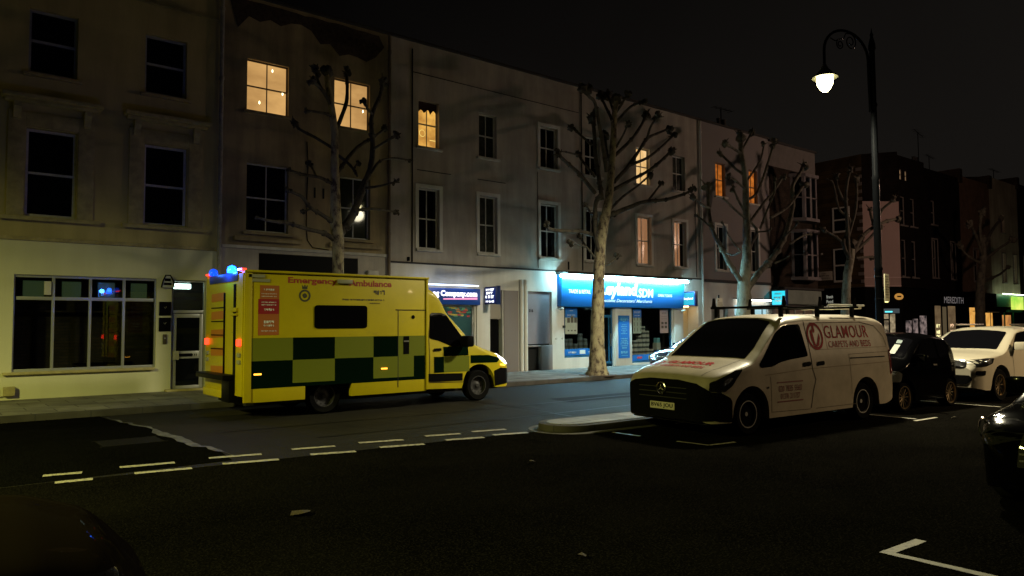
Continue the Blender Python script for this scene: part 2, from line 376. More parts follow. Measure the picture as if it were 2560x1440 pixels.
c0 = at(2212, 1384, Z=.01); mark(c0, at(2303, 1350, Z=.01), .085, M_pdim); mark(c0+Vector((.04, .042, 0)), Vector((c0.x+.04, -.5, .01)), .08, M_pdim, z=.0115)
c0 = at(1773, 1113, Z=.01); mark(at(1692, 1103, Z=.01), c0, .06); mark(c0, at(1838, 1105, Z=.01), .06, z=.0115)
mark(at(1530, 1080, Z=.01), at(1600, 1090, Z=.01), .06)
mark(Vector((14.3, 8.1, 0)), Vector((14.2, 5.9, 0)), .07); mark(Vector((14.7, 5.75, 0)), Vector((13.9, 5.8, 0)), .07, z=.0115)
mark(Vector((17.6, 7.9, 0)), Vector((17.5, 5.6, 0)), .07)
# ------------------------------------------------------------------ buildings
WY = 20.1
def facade(parent, name, m, x0, x1, z0, z1, holes=(), Y=WY, depth=.2, side=1.0):
    """front wall with real openings, reveals and return sides"""
    xs = sorted({x0, x1, *[h[0] for h in holes], *[h[1] for h in holes]}); zs = sorted({z0, z1, *[h[2] for h in holes], *[h[3] for h in holes]})
    xs = [x for x in xs if x0 <= x <= x1]; zs = [z for z in zs if z0 <= z <= z1]
    b = MB()
    for i in range(len(xs)-1):
        for j in range(len(zs)-1):
            cx, cz = (xs[i]+xs[i+1])/2, (zs[j]+zs[j+1])/2
            if any(h[0] < cx < h[1] and h[2] < cz < h[3] for h in holes): continue
            b.add([(xs[i], Y, zs[j]), (xs[i+1], Y, zs[j]), (xs[i+1], Y, zs[j+1]), (xs[i], Y, zs[j+1])], [(0, 1, 2, 3)])
    for hh in holes:
        a, c, e, f = max(hh[0], x0), min(hh[1], x1), max(hh[2], z0), min(hh[3], z1); d = Y+(hh[4] if len(hh) > 4 else depth)
        b.add([(a, Y, e), (c, Y, e), (c, Y, f), (a, Y, f), (a, d, e), (c, d, e), (c, d, f), (a, d, f)],
              [(0, 4, 5, 1), (1, 5, 6, 2), (2, 6, 7, 3), (3, 7, 4, 0)])
    b.add([(x0, Y, z0), (x0, Y+side, z0), (x0, Y+side, z1), (x0, Y, z1)], [(0, 1, 2, 3)])
    b.add([(x1, Y, z0), (x1, Y+side, z0), (x1, Y+side, z1), (x1, Y, z1)], [(0, 1, 2, 3)])
    o = b.build(name, m, parent)
    return o
def rear_block(parent, x0, x1, z1, m=None, y0=WY+1.0, y1=WY+9):
    b = MB(); b.box(x0, x1, y0, y1, -.1, z1-.35); b.build('rear_block', m or M_brickd, parent)
def frame_mesh(b, x0, x1, z0, z1, ya, yb, t=.05, rail=None, nv=0, nh=0, nvb=None):
    b.box(x0, x0+t, ya, yb, z0, z1); b.box(x1-t, x1, ya, yb, z0, z1)
    b.box(x0+t, x1-t, ya, yb, z0, z0+t*1.3); b.box(x0+t, x1-t, ya, yb, z1-t, z1)
    zr = z0+(z1-z0)*(rail or 0)
    if rail: b.box(x0+t, x1-t, ya-.02, yb-.002, zr-t*.45, zr+t*.45)
    zl = [(zr+t*.45 if rail else z0+t*1.3, z1-t, nv), (z0+t*1.3, zr-t*.45, nv if nvb is None else nvb)] if rail else [(z0+t*1.3, z1-t, nv)]
    for za, zb, k in zl:
        for i in range(k):
            xc = x0+(x1-x0)*(i+1)/(k+1); b.box(xc-.013, xc+.013, ya+.006, yb-.006, za, zb)
def sash(parent, x0, x1, z0, z1, pane=None, fm=None, rail=.5, nv=1, sill=True, surround=None, Y=WY, t=.055, sm=None, nm='window', mull=0, sw=.12, dep=.13):
    fm = fm or M_frame; b = MB(); frame_mesh(b, x0, x1, z0, z1, Y+dep, Y+dep+.06, t, rail, nv)
    o = b.build(nm, fm, parent)
    p = MB(); p.box(x0+.01, x1-.01, Y+dep+.035, Y+dep+.05, z0+.01, z1-.01); p.build('pane', pane or M_glass, o)
    bk = MB(); bk.add([(x0-.02, Y+dep+.09, z0-.02), (x1+.02, Y+dep+.09, z0-.02), (x1+.02, Y+dep+.09, z1+.02), (x0-.02, Y+dep+.09, z1+.02)], [(0, 1, 2, 3)]); bk.build('lining', M_dark, o)
    if sill:
        s = MB(); s.box(x0-.1, x1+.1, Y-.09, Y+dep-.003, z0-.09, z0-.003); s.build('sill', sm or M_trim, o, bevel=.012)
    if surround:
        s = MB(); s.box(x0-sw, x0-.002, Y-.035, Y+.01, z0, z1+sw); s.box(x1+.002, x1+sw, Y-.035, Y+.01, z0, z1+sw); s.box(x0-.001, x1+.001, Y-.035, Y+.01, z1+.002, z1+sw-.002)
        s.build('surround', surround, o)
    return o
M_lit_a = emi('warm_lit_blind', (.74, .42, .14), .95, (.42, .22, .07), (.9, 1, 1.6), pos=(.3, .66))
M_lit_b = emi('yellow_lit_room', (.92, .50, .10), 1.0, (.48, .22, .04), (2.5, 2, 3.0), pos=(.35, .7))
M_lit_c = emi('pleated_lit_curtain', (.55, .27, .12), .62, (.30, .13, .06), (11, .1, .4), 'wave', pos=(.1, .9))
M_lit_d = emi('pale_lit_room', (.95, .62, .28), 1.0, (.75, .45, .16), (3, 1, 2))
M_lit_e = emi('orange_lit_room', (.75, .22, .03), .7, (.36, .09, .01), (2, 1, 5))
M_bulb = emi('bulb', (1, .8, .45), 5)
# --- A: cream house at the left end
A = empty('terraced_house', (0, WY, 0)); tag(A, 'cream rendered house with a four pane shop window and a glazed street door', 'house', 'terraced houses facing the street')
def loc(o, parent): o.location = (-parent.location[0], -parent.location[1], -parent.location[2]); return o
class P0:      # parent proxy so world coordinates can be used under an Empty
    pass
def house(name, label, group='terraced houses facing the street', x=0):
    r = empty(name, (0, 0, 0)); tag(r, label, 'house', group); return r
bpy.data.objects.remove(A)
A = house('terraced_house', 'cream rendered house with a four pane shop window and a glazed street door')
winA = [(1.93, 2.92, 7.65, 9.18), (4.40, 5.40, 7.65, 9.18)]; winA1 = [(1.93, 2.95, 4.30, 6.36), (4.43, 5.45, 4.30, 6.36)]
facade(A, 'wall', M_cream, -8, 6.32, 3.8, 13.6, winA+winA1)
facade(A, 'ground_floor_wall', M_creamlow, -8, 6.32, 0, 3.8, [(1.77, 4.77, .74, 2.96, .16), (5.13, 5.98, .12, 2.95, .16)])
rear_block(A, -8, 6.3, 13.4)
b = MB(); b.box(-8, 6.31, WY-.05, WY-.002, 3.74, 3.83); b.build('string_course', M_trimc, A, bevel=.012)
b = MB(); b.box(-8, 6.31, WY-.03, WY-.002, 9.95, 10.02); b.build('string_course', M_trimc, A)
fgA = mat('blue_grey_frame', (.34, .36, .36), .5, var=.2, scale=8)  # blue grey frames for the top floor windows
for x0, x1, z0, z1 in winA: sash(A, x0, x1, z0, z1, fm=fgA, nv=0, rail=.52, sm=M_trimc, t=.06)
for x0, x1, z0, z1 in winA1:
    o = sash(A, x0, x1, z0, z1, fm=M_frame, nv=0, rail=.5, sm=M_trimc, t=.06)
    s = MB(); s.box(x0-.36, x0-.02, WY-.05, WY-.002, z0, z1+.35); s.box(x1+.02, x1+.36, WY-.05, WY-.002, z0, z1+.35); s.box(x0-.0195, x1+.0195, WY-.05, WY-.002, z1+.02, z1+.35)
    s.build('surround', M_trimc, o, bevel=.01)
    s = MB(); s.box(x0-.5, x1+.5, WY-.30, WY-.002, z1+.62, z1+.72); s.box(x0-.44, x1+.44, WY-.2, WY-.002, z1+.54, z1+.617); s.build('hood_mould', M_trimc, o, bevel=.015)
    for xc in (x0-.27, x1+.12): s = MB(); s.prism([(WY-.003, z1+.14), (WY-.09, z1+.16), (WY-.12, z1+.3), (WY-.18, z1+.42), (WY-.18, z1+.535), (WY-.003, z1+.535)], xc, xc+.15, 'x'); s.build('console_bracket', M_trimc, o)
    s = MB(); s.box(x0-.5, x1+.5, WY-.14, WY-.091, z0-.1, z0-.01); s.build('sill', M_trimc, o)
# shop window
b = MB(); fx = [1.77, 2.55, 3.31, 4.04, 4.77]; ya, yb = WY+.06, WY+.13
b.box(1.77, 4.77, ya, yb, .74, .80); b.box(1.77, 4.77, ya, yb, 2.90, 2.96); b.box(1.83, 4.71, ya-.002, yb-.002, 2.38, 2.46)
for i, x in enumerate(fx): b.box(x-(0 if i == 0 else .03), x+(0 if i == 4 else .03), ya-.004, yb-.004, .745, 2.955)
sw_ = b.build('shop_window', M_frameg, A, bevel=.006)
b = MB(); b.box(1.78, 4.76, WY+.1, WY+.11, .75, 2.95); b.build('pane', M_clear, sw_)
b = MB(); b.box(1.6, 4.74, WY-.10, WY+.055, .68, .738); b.build('sill', M_trimc, sw_, bevel=.01)
b = MB(); b.box(1.5, 5.05, WY+3.0, WY+3.05, .13, 3.3); b.box(1.4, 1.5, WY+.2, WY+3, .13, 3.3); b.box(5.05, 5.1, WY+.2, WY+3, .13, 3.3); b.box(1.4, 5.1, WY+.2, WY+3, .08, .13); b.box(1.4, 5.1, WY+.2, WY+3, 3.3, 3.34)
b.build('shop_interior', mat('dark_green_interior', (.02, .035, .02), .7), A)
b = MB()
for i in range(4): b.box(fx[i]+.20, fx[i+1]-.16, WY+.30, WY+.32, 2.43, 2.84)
b.build('frosted_panel', emi('dim_green_panel', (.035, .055, .022), .5, base=.06), sw_)
b = MB(); b.box(2.36, 2.50, WY+.01, WY+.055, 2.50, 2.82); b.build('notice', mat('cream_plastic', (.6, .58, .5), .5), sw_, bevel=.008)
# desks and chairs dimly seen inside
dk = empty('office_desk', (3.6, WY+1.2, .13)); tag(dk, 'dark office desk with a monitor seen through the shop window', 'desk')
b = MB(); b.box(-.5, .8, -.3, .35, .7, .74); b.build('desk_top', M_black, dk)
b = MB(); b.box(-.48, -.44, -.28, .33, 0, .7); b.box(.74, .78, -.28, .33, 0, .7); b.build('leg', M_black, dk)
b = MB(); b.box(-.1, .45, 0, .04, .86, 1.2); b.box(.14, .2, .01, .03, .74, .86); b.build('monitor', M_black, dk)
# street door 322
b = MB(); x0, x1 = 5.13, 5.98; b.box(x0, x0+.05, ya, yb, .12, 2.95); b.box(x1-.05, x1, ya, yb, .12, 2.95); b.box(x0+.05, x1-.05, ya, yb, 2.90, 2.95); b.box(x0+.05, x1-.05, ya, yb, 2.10, 2.17)
dr = b.build('door_frame', M_frameg, A, bevel=.005)
b = MB(); b.box(x0+.06, x0+.14, ya+.01, yb-.01, .13, 2.08); b.box(x1-.14, x1-.06, ya+.01, yb-.01, .13, 2.08); b.box(x0+.141, x1-.141, ya+.01, yb-.01, .13, .24); b.box(x0+.141, x1-.141, ya+.01, yb-.01, 1.98, 2.08); b.box(x0+.141, x1-.141, ya+.01, yb-.01, .93, 1.12)
d2 = b.build('door', M_frameg, A, bevel=.005)
b = MB(); b.box(x0+.14, x1-.14, WY+.09, WY+.10, .24, 1.98); b.build('pane', M_glass, d2)
b = MB(); b.box(x0+.2, x1-.2, ya-.002, ya+.008, .98, 1.06); b.build('letter_plate', M_black, d2)
b = MB(); text_wall(b, '322', x1-.24, ya-.004, 1.02, H=.075, bold=.02); b.build('number', mat('pale_digits', (.6, .6, .55), .5), d2)
b = MB(); b.box(x0+.06, x0+.2, ya-.05, ya+.008, .90, 1.13); b.build('lock_box', M_trim, d2, bevel=.01)
b = MB(); b.box(x0+.05, x1-.05, WY+.09, WY+.10, 2.17, 2.90)
b.build('transom_pane', M_clear, dr)
b = MB(); b.box(x0-.1, x1+.1, WY+1.1, WY+1.12, .12, 3.0); b.box(x0-.1, x1+.1, WY+.14, WY+1.12, 2.97, 3.0)
b.build('hallway_wall', emi('lit_hallway', (.10, .16, .15), .55, (.04, .08, .07), (1, 1, 3), base=.4), A)
b = MB(); b.box(x0+.16, x0+.56, WY+.35, WY+.5, 2.74, 2.87); b.build('hallway_light', emi('hall_light', (.75, 1, .95), 6), A, bevel=.02)
b = MB(); b.box(x0-.15, x1+.35, WY-.25, WY-.002, .118, .17); b.build('door_step', M_trimc, A, bevel=.015)
# things fixed to the cream wall
al = MB(); al.prism([(4.86, 2.74), (4.90, 2.9), (4.96, 3.04), (5.05, 3.04), (5.12, 2.9), (5.15, 2.74)], WY-.10, WY-.002, 'y')
al = al.build('alarm_box', mat('alarm_white', (.62, .62, .52), .5), None, bevel=.012); tag(al, 'white alarm bell box with dark rim on the cream wall above two black plates', 'alarm box')
b = MB(); b.box(4.93, 5.07, WY-.106, WY-.101, 2.90, 2.97); b.box(4.91, 5.09, WY-.106, WY-.101, 2.80, 2.86); b.build('grille', M_black, al)
rm = MB(); rm.tube([(4.85, WY-.11, 2.74), (4.89, WY-.11, 2.91), (4.95, WY-.11, 3.05), (5.06, WY-.11, 3.05), (5.13, WY-.11, 2.91), (5.16, WY-.11, 2.74)], .016, 6); rm.build('rim', M_black, al)
for z0, z1, lb in ((2.03, 2.38, 'black square plate on the cream wall, upper of the pair beside the glazed door'), (1.63, 1.98, 'black square plate on the cream wall, lower of the pair beside the glazed door')):
    b = MB(); b.box(4.83, 5.11, WY-.025, WY-.002, z0, z1); o = b.build('wall_plaque', M_black, None, bevel=.006); tag(o, lb, 'wall plaque', 'black plates by the glazed door')
    b = MB(); b.tube([(4.94, WY-.027, z0+.22), (4.97, WY-.027, z0+.18), (5.0, WY-.027, z0+.23)], .005, 5); b.build('emblem', M_frameg, o)
b = MB(); b.box(4.93, 5.02, WY-.03, WY-.002, 1.31, 1.56); o = b.build('door_intercom', mat('bronze_panel', (.12, .10, .05), .4, metal=.5), None, bevel=.006); tag(o, 'small bronze entry phone panel under the black wall plates', 'intercom')
b = MB(); b.tube([(4.975, WY-.031, 1.46), (4.975, WY-.036, 1.46)], .02, 8); b.build('speaker', M_frameg, o)
b = MB(); b.box(1.30, 1.50, WY-.10, WY-.002, .22, .40); o = b.build('meter_box', M_trimc, None, bevel=.012); tag(o, 'small white wall box with a dark socket low on the cream wall', 'meter box')
b = MB(); b.tube([(1.4, WY-.101, .32), (1.4, WY-.13, .32)], .06, 12); b.build('socket', M_black, o)
b = MB(); b.box(1.62, 1.84, WY-.13, WY-.002, .22, .42); o = b.build('junction_box', M_trimc, None, bevel=.012); tag(o, 'plain cream junction box low on the cream wall, right of the dark socket', 'junction box')
b = MB(); b.tube([(.2, WY-.02, .16), (1.0, WY-.02, .17), (1.5, WY-.02, .18), (1.66, WY-.02, .22)], .012, 6); b.build('cable', M_pipe, o)
def downpipe(parent, x, z0, z1, r=.05, m=None, y=WY-.08):
    b = MB(); b.tube([(x, y, z0), (x, y, z1)], r, 10)
    z = z0+.6
    while z < z1: b.tube([(x, y, z), (x, y, z+.09)], r*1.25, 10); z += 1.9
    return b.build('drainpipe', m or M_pipe, parent, smooth=True)
downpipe(A, 6.26, .14, 13.4, .055)
# --- B: sandy house
B = house('terraced_house', 'sandy rendered house with two lit blinds in its top windows')
wB = [(6.97, 8.15, 7.68, 9.12), (9.55, 10.72, 7.68, 9.12)]; wB1 = [(6.99, 8.17, 4.34, 6.24), (9.74, 10.75, 4.34, 6.20)]
facade(B, 'wall', M_yel, 6.33, 11.42, 3.9, 10.84, wB+wB1)
facade(B, 'ground_floor_wall', M_grey, 6.33, 11.42, 0, 3.9, [(7.35, 10.35, .14, 3.76, .5)])
rear_block(B, 6.34, 11.4, 10.84)
b = MB(); b.box(6.33, 11.42, WY-.08, WY+.4, 10.84, 10.93); b.build('coping', M_coping, B, bevel=.02)
b = MB()     # blown render at the parapet showing old brick
pp = [(6.45, 10.75)]+[(6.45+i*.24, 10.75+random.uniform(-.04, .02)) for i in range(1, 20)]+[(11.2, 10.4)]+[(11.2-i*.3, 10.2+random.uniform(-.22, .12)-.25*math.sin(i*.45)) for i in range(1, 16)]
b.prism(pp, WY-.02, WY-.002, 'y'); b.build('exposed_brick', mat('bare_brown_brick', (.07, .045, .03), .9, var=.6, scale=9, bump=1, bscale=14), B)
b = MB(); b.box(6.34, 11.41, WY-.05, WY-.002, 3.86, 3.94); b.build('string_course', M_trim, B)
for i, (x0, x1, z0, z1) in enumerate(wB):
    o = sash(B, x0, x1, z0, z1, pane=M_lit_a, fm=mat('brown_sash', (.12, .09, .06), .5), rail=.49, nv=1, t=.035, sm=M_yel, dep=.1)
    b = MB()
    for x, z in (((7.72, 8.95), (8.02, 8.35), (7.36, 7.98)) if i == 0 else ((10.55, 8.3),)): b.lathe([(.001, .05), (.018, .02), (.022, -.02), (.001, -.05)], 8, (x, WY+.125, z))
    b.build('window_light', M_bulb, o)
for x0, x1, z0, z1 in wB1:
    sash(B, x0, x1, z0, z1, fm=M_frame, rail=.5, nv=1, t=.04, sm=M_yel, pane=M_glass if x0 < 8 else mat('net_curtain_glass', (.03, .035, .02), .04, spec=.6))
    b = MB(); b.box(x0-.35, x1+.35, WY-.16, WY-.002, z0-.28, z0-.16); b.build('ledge', M_yel, B, bevel=.015)
b = MB(); b.box(7.36, 10.34, WY+.02, WY+.3, 3.3, 3.75); b.build('blank_fascia', M_black, B)
b = MB(); b.box(7.36, 10.34, WY+.42, WY+.48, .15, 3.3); b.build('shop_front', M_black, B)
b = MB(); b.box(8.93, 8.98, WY-.012, WY-.002, 5.45, 5.75); b.box(9.2, 9.25, WY-.012, WY-.002, 5.45, 5.75); b.build('vent_slot', M_dark, B)
b = MB(); b.tube([(8.7, WY-.02, 7.05), (8.74, WY-.02, 6.4), (8.71, WY-.02, 5.4), (8.7, WY-.02, 4.6), (8.74, WY-.02, 4.2), (8.9, WY-.02, 4.0), (9.4, WY-.02, 3.96)], .014, 6); b.build('cable', M_black, B)
b = MB(); b.box(10.62, 10.98, WY-.14, WY-.002, 3.25, 3.42); o = b.build('bulkhead_light', M_trim, B, bevel=.03)
downpipe(B, 11.36, .14, 10.8, .05, mat('rusty_brown_pipe', (.20, .15, .10), .6, var=.4))
# --- C: long pale terrace
Cb = house('terraced_house', 'long pale grey terrace with the paint shop and the cleaning shop at street level')
wt = [(12.46, 13.25), (14.87, 15.64), (17.63, 18.5), (19.93, 20.79), (22.87, 23.72), (25.2, 26.05)]
wC = [(a, c, 7.5, 9.02) for a, c in wt]; wC1 = [(a, c, 4.2, 6.16) for a, c in wt]
facade(Cb, 'wall', M_grey, 11.43, 27.12, 3.72, 10.84, wC+wC1)
hC = [(11.95, 14.66, .55, 2.42, .14), (15.32, 15.86, .12, 2.95, .3), (16.99, 18.16, .12, 2.95, .16), (18.77, 20.62, .52, 2.46, .14), (20.74, 21.42, .12, 2.46, .2), (22.45, 25.0, .2, 2.46, .14), (25.75, 26.8, .12, 2.55, .6)]
facade(Cb, 'ground_floor_wall', M_white, 11.43, 27.12, 0, 3.72, hC)
rear_block(Cb, 11.44, 27.1, 10.84, y0=WY+3.2)
b = MB(); b.box(11.43, 27.12, WY+.95, WY+3.2, 3.9, 10.5); b.build('floor_block', M_brickd, Cb)
b = MB(); b.box(11.43, 27.12, WY-.08, WY+.4, 10.84, 10.93); b.build('coping', M_coping, Cb, bevel=.02)
b = MB(); b.box(11.44, 27.11, WY-.04, WY-.002, 3.70, 3.75); b.build('string_course', M_coping, Cb)
b = MB(); b.tube([(12.22, WY-.02, 3.76), (12.22, WY-.02, 10.6)], .022, 6); b.tube([(12.25, WY-.02, 9.86), (19.6, WY-.02, 9.84)], .012, 5); b.tube([(12.4, WY-.02, 6.72), (13.7, WY-.02, 6.72)], .012, 5); b.tube([(14.8, WY-.02, 6.7), (16.0, WY-.02, 6.7)], .012, 5); b.build('cable', M_black, Cb)
b = MB(); b.tube([(17.5, WY-.02, 3.8), (17.5, WY-.02, 7.3)], .01, 5); b.tube([(19.73, WY-.03, 3.8), (19.73, WY-.03, 10.8)], .02, 6); b.tube([(19.0, WY-.02, 3.8), (19.0, WY-.02, 4.1)], .03, 6); b.build('cable', M_black, Cb)
b = MB(); b.tube([(26.7, WY-.03, 3.8), (26.7, WY-.03, 7.2)], .015, 5); b.build('cable', M_black, Cb)
panes = {0: M_lit_b, 1: M_glass2, 2: M_glass, 3: M_glass, 4: M_lit_d, 5: M_glass2}
panes1 = {0: M_glass, 1: M_glass2, 2: M_glass, 3: M_glass, 4: M_lit_c, 5: M_lit_c}
for i, (x0, x1, z0, z1) in enumerate(wC):
    o = sash(Cb, x0, x1, z0, z1, pane=panes[i], rail=.5, nv=1, surround=M_white if i in (2,) else None, t=.045)
    if i == 0:
        b = MB(); q = [(x0+.03, z1-.02)]; n = 12
        for k in range(n+1): q.append((x0+.03+(x1-x0-.06)*k/n, z1-.30-.05*math.sin(k*1.7)-(.05 if k in (3, 4, 8) else 0)))
        q.append((x1-.03, z1-.02)); b.prism(q, WY+.118, WY+.126, 'y'); b.build('pelmet', mat('dark_red_fabric', (.03, .008, .006), .8), o)
        b = MB(); b.lathe([(.10, -.01), (.115, 0), (.10, .01)], 20, (x0+.24, WY+.16, z0+.48), 'y'); b.box(x0+.52, x1-.05, WY+.15, WY+.16, z0+.28, z0+.30); b.build('wall_ornament', emi('gold_glow', (1, .75, .2), 1.1), o)
for i, (x0, x1, z0, z1) in enumerate(wC1):
    o = sash(Cb, x0, x1, z0, z1, pane=panes1[i], rail=.5, nv=1, surround=M_white, t=.045)
    if i == 5: b = MB(); b.box(x1-.26, x1-.05, WY+.155, WY+.162, z0+.06, z1-.05); b.build('curtain_gap', M_dark, o)
# shop interiors
b = MB(); M_int = mat('dark_interior', (.03, .03, .035), .8)
for xa, xb in ((18.4, 25.4),):
    b.box(xa, xb, WY+.3, WY+3.1, .02, .12); b.box(xa, xb, WY+3.0, WY+3.1, .12, 3.0); b.box(xa-.1, xa, WY+.2, WY+3.1, .12, 3.0); b.box(xb, xb+.1, WY+.2, WY+3.1, .12, 3.0); b.box(xa, xb, WY+.2, WY+3.1, 3.0, 3.05)
b.build('shop_interior', M_int, Cb)
b = MB(); b.box(11.8, 14.8, WY+.3, WY+2.6, .02, .12); b.box(11.8, 14.8, WY+2.6, WY+2.65, .12, 2.9); b.box(11.7, 11.8, WY+.2, WY+2.6, .12, 2.9); b.box(14.8, 14.9, WY+.2, WY+2.6, .12, 2.9); b.box(11.8, 14.8, WY+.2, WY+2.6, 2.9, 2.95)
b.build('shop_interior', mat('teal_shop_interior', (.35, .55, .52), .7), Cb)
b = MB(); b.box(12.4, 14.2, WY+1.0, WY+1.2, 2.84, 2.88); b.build('shop_light', emi('cool_tube', (.75, 1, .98), 4), Cb)
b = MB()
b.box(12.1, 12.9, WY+1.2, WY+1.7, .12, 1.0); b.box(13.1, 14.0, WY+1.4, WY+1.8, .12, 1.3); b.box(14.1, 14.6, WY+2.0, WY+2.5, .12, 1.9); b.build('counter', mat('counter_grey', (.08, .14, .16), .5), Cb)
def shop_frame(parent, x0, x1, z0, z1, m, nv=(), t=.06, pane=True):
    b = MB(); b.box(x0, x0+t, WY+.05, WY+.12, z0, z1); b.box(x1-t, x1, WY+.05, WY+.12, z0, z1); b.box(x0+t, x1-t, WY+.05, WY+.12, z0, z0+t); b.box(x0+t, x1-t, WY+.05, WY+.12, z1-t, z1)
    for x in nv: b.box(x-t/2, x+t/2, WY+.05, WY+.118, z0+t, z1-t)
    o = b.build('shop_window', m, parent, bevel=.005)
    if pane: b = MB(); b.box(x0+.02, x1-.02, WY+.085, WY+.095, z0+.02, z1-.02); b.build('pane', M_clear, o)
    return o
w1 = shop_frame(Cb, 11.95, 14.66, .55, 2.42, M_frameg, (13.3,))
b = MB()
for k in range(26):
    x = 13.5+random.random()*1.0; z = 2.02+random.random()*.3
    b.cm = k % 4; b.box(x, x+.12+random.random()*.08, WY+.064+.0011*k, WY+.0645+.0011*k, z, z+.05)
b.cm = 0
b.build('coloured_stickers', [mat('sticker_red', (.5, .05, .06), .5), mat('sticker_yellow', (.6, .5, .08), .5), mat('sticker_green', (.1, .4, .25), .5), mat('sticker_orange', (.6, .25, .06), .5)], w1)
w2 = shop_frame(Cb, 18.77, 20.62, .52, 2.46, M_blue2)
w3 = shop_frame(Cb, 22.45, 25.0, .2, 2.46, M_blue2)
for w_, xa, xb, z in ((w2, 18.84, 20.56, .60), (w3, 22.52, 24.94, .28)):
    b = MB(); b.box(xa, xb, WY+.072, WY+.082, z, z+.24); b.build('blue_band', M_blue, w_)
b = MB(); b.cm = 0
scribble(b, 19.25, WY+.069, .71, W=.42, H=.07); scribble(b, 20.25, WY+.069, .71, W=.36, H=.055); b.build('band_lettering', mat('lettering_white', (.7, .72, .7), .5), w2)
b = MB(); b.box(19.62, 19.92, WY+.0685, WY+.0715, .64, .79); b.build('band_sticker', mat('lettering_white', (.7, .72, .7), .5), w2)
b = MB(); b.box(23.55, 23.95, WY+.0685, WY+.0715, .33, .47); b.build('band_sticker', mat('sticker_yellow', (.6, .5, .08), .5), w3)
b = MB(); b.box(22.85, 23.15, WY+.0685, WY+.0715, .36, .44); b.build('band_sticker', mat('sticker_red', (.5, .05, .06), .5), w3)
# blue shop door
b = MB(); b.box(20.74, 20.81, WY+.08, WY+.16, .13, 2.45); b.box(21.35, 21.42, WY+.08, WY+.16, .13, 2.45); b.box(20.81, 21.35, WY+.08, WY+.16, 2.02, 2.12); b.box(20.81, 21.35, WY+.08, WY+.16, .13, .3); b.box(20.81, 21.35, WY+.08, WY+.16, 2.38, 2.45)
b.box(20.90, 20.95, WY+.09, WY+.15, .3, 2.02); b.box(21.22, 21.27, WY+.09, WY+.15, .3, 2.02)
dd = b.build('shop_door', M_blue2, Cb, bevel=.005)
b = MB(); b.box(20.8, 21.36, WY+.11, WY+.12, .2, 2.4); b.build('pane', M_glass, dd)
b = MB(); b.tube([(21.3, WY+.04, .9), (21.3, WY+.04, 1.4)], .015, 8); b.build('handle', M_alloy, dd)
# narrow recessed doorway by the cleaning sign
b = MB(); b.box(15.33, 15.85, WY+.2, WY+.26, .14, 1.95); b.build('side_door', M_black, Cb)
b = MB(); b.box(15.33, 15.85, WY+.10, WY+.2, 1.96, 2.94)
for k in range(13): b.box(15.34+k*.039, 15.36+k*.039, WY+.085, WY+.099, 1.97, 2.5)
b.build('roller_shutter_box', mat('pale_ribbed_metal', (.46, .42, .36), .5), Cb)
b = MB(); b.box(14.72, 15.27, WY-.06, WY-.002, .12, 2.98); b.build('pilaster', M_white, Cb, bevel=.01)
b = MB(); b.box(15.90, 16.55, WY-.04, WY-.002, .12, 2.95); b.build('pilaster', M_dgrey, Cb, bevel=.01)
for xx in (16.67, 16.86):
    b = MB(); b.tube([(xx, WY-.06, .12), (xx, WY-.06, 3.0), (xx-.01, WY-.06, 3.35)], .075, 10); b.build('drainpipe', M_white, Cb, smooth=True)
b = MB(); b.box(17.0, 18.15, WY+.08, WY+.15, 1.06, 2.94); pn = b.build('grey_panel', mat('mauve_panel', (.27, .25, .29), .6, var=.15, scale=1.5), Cb)
b = MB(); text_wall(b, '316', 17.22, WY+.072, 2.26, W=.2, H=.11, bold=.03); b.build('number', M_black, pn)
b = MB(); b.box(17.6, 18.15, WY-.04, WY+.15, .12, 1.02); b.box(17.0, 17.59, WY-.04, WY+.15, .96, 1.02); b.build('porch_block', M_dgrey, Cb, bevel=.01)
b = MB(); b.box(17.01, 17.6, WY+.12, WY+.15, .13, .955); b.build('dark_opening', M_dark, Cb)  # black sheet standing for the shade inside the open recess
b = MB(); b.box(21.46, 22.42, WY-.05, WY-.002, .12, 2.47); b.build('pilaster', M_white, Cb, bevel=.01)
b = MB(); b.box(25.08, 25.62, WY-.05, WY-.002, .12, 3.0); b.build('pilaster', M_white, Cb, bevel=.01)
b = MB(); b.box(25.76, 26.79, WY+.55, WY+.6, .13, 2.54); b.build('porch_wall', mat('warm_porch', (.7, .55, .32), .7), Cb)
b = MB(); b.box(26.1, 26.4, WY+.2, WY+.4, 2.49, 2.54); b.build('porch_light', emi('porch_glow', (1, .66, .28), 10), Cb)
downpipe(Cb, 27.06, .14, 10.8, .05, M_white)
for x, z in ((18.35, 1.24), (18.66, 1.24)):
    b = MB(); b.tube([(x, WY-.03, z), (x, WY-.002, z)], .035, 12); b.build('door_stud', M_trim, Cb)
b = MB(); b.box(18.68, 18.74, WY-.10, WY-.002, 1.63, 1.72); b.build('hinge_box', M_coping, Cb)
b = MB(); b.box(12.05, 12.1, WY-.08, WY-.002, 3.78, 3.9); b.build('cable_clip', M_black, Cb)
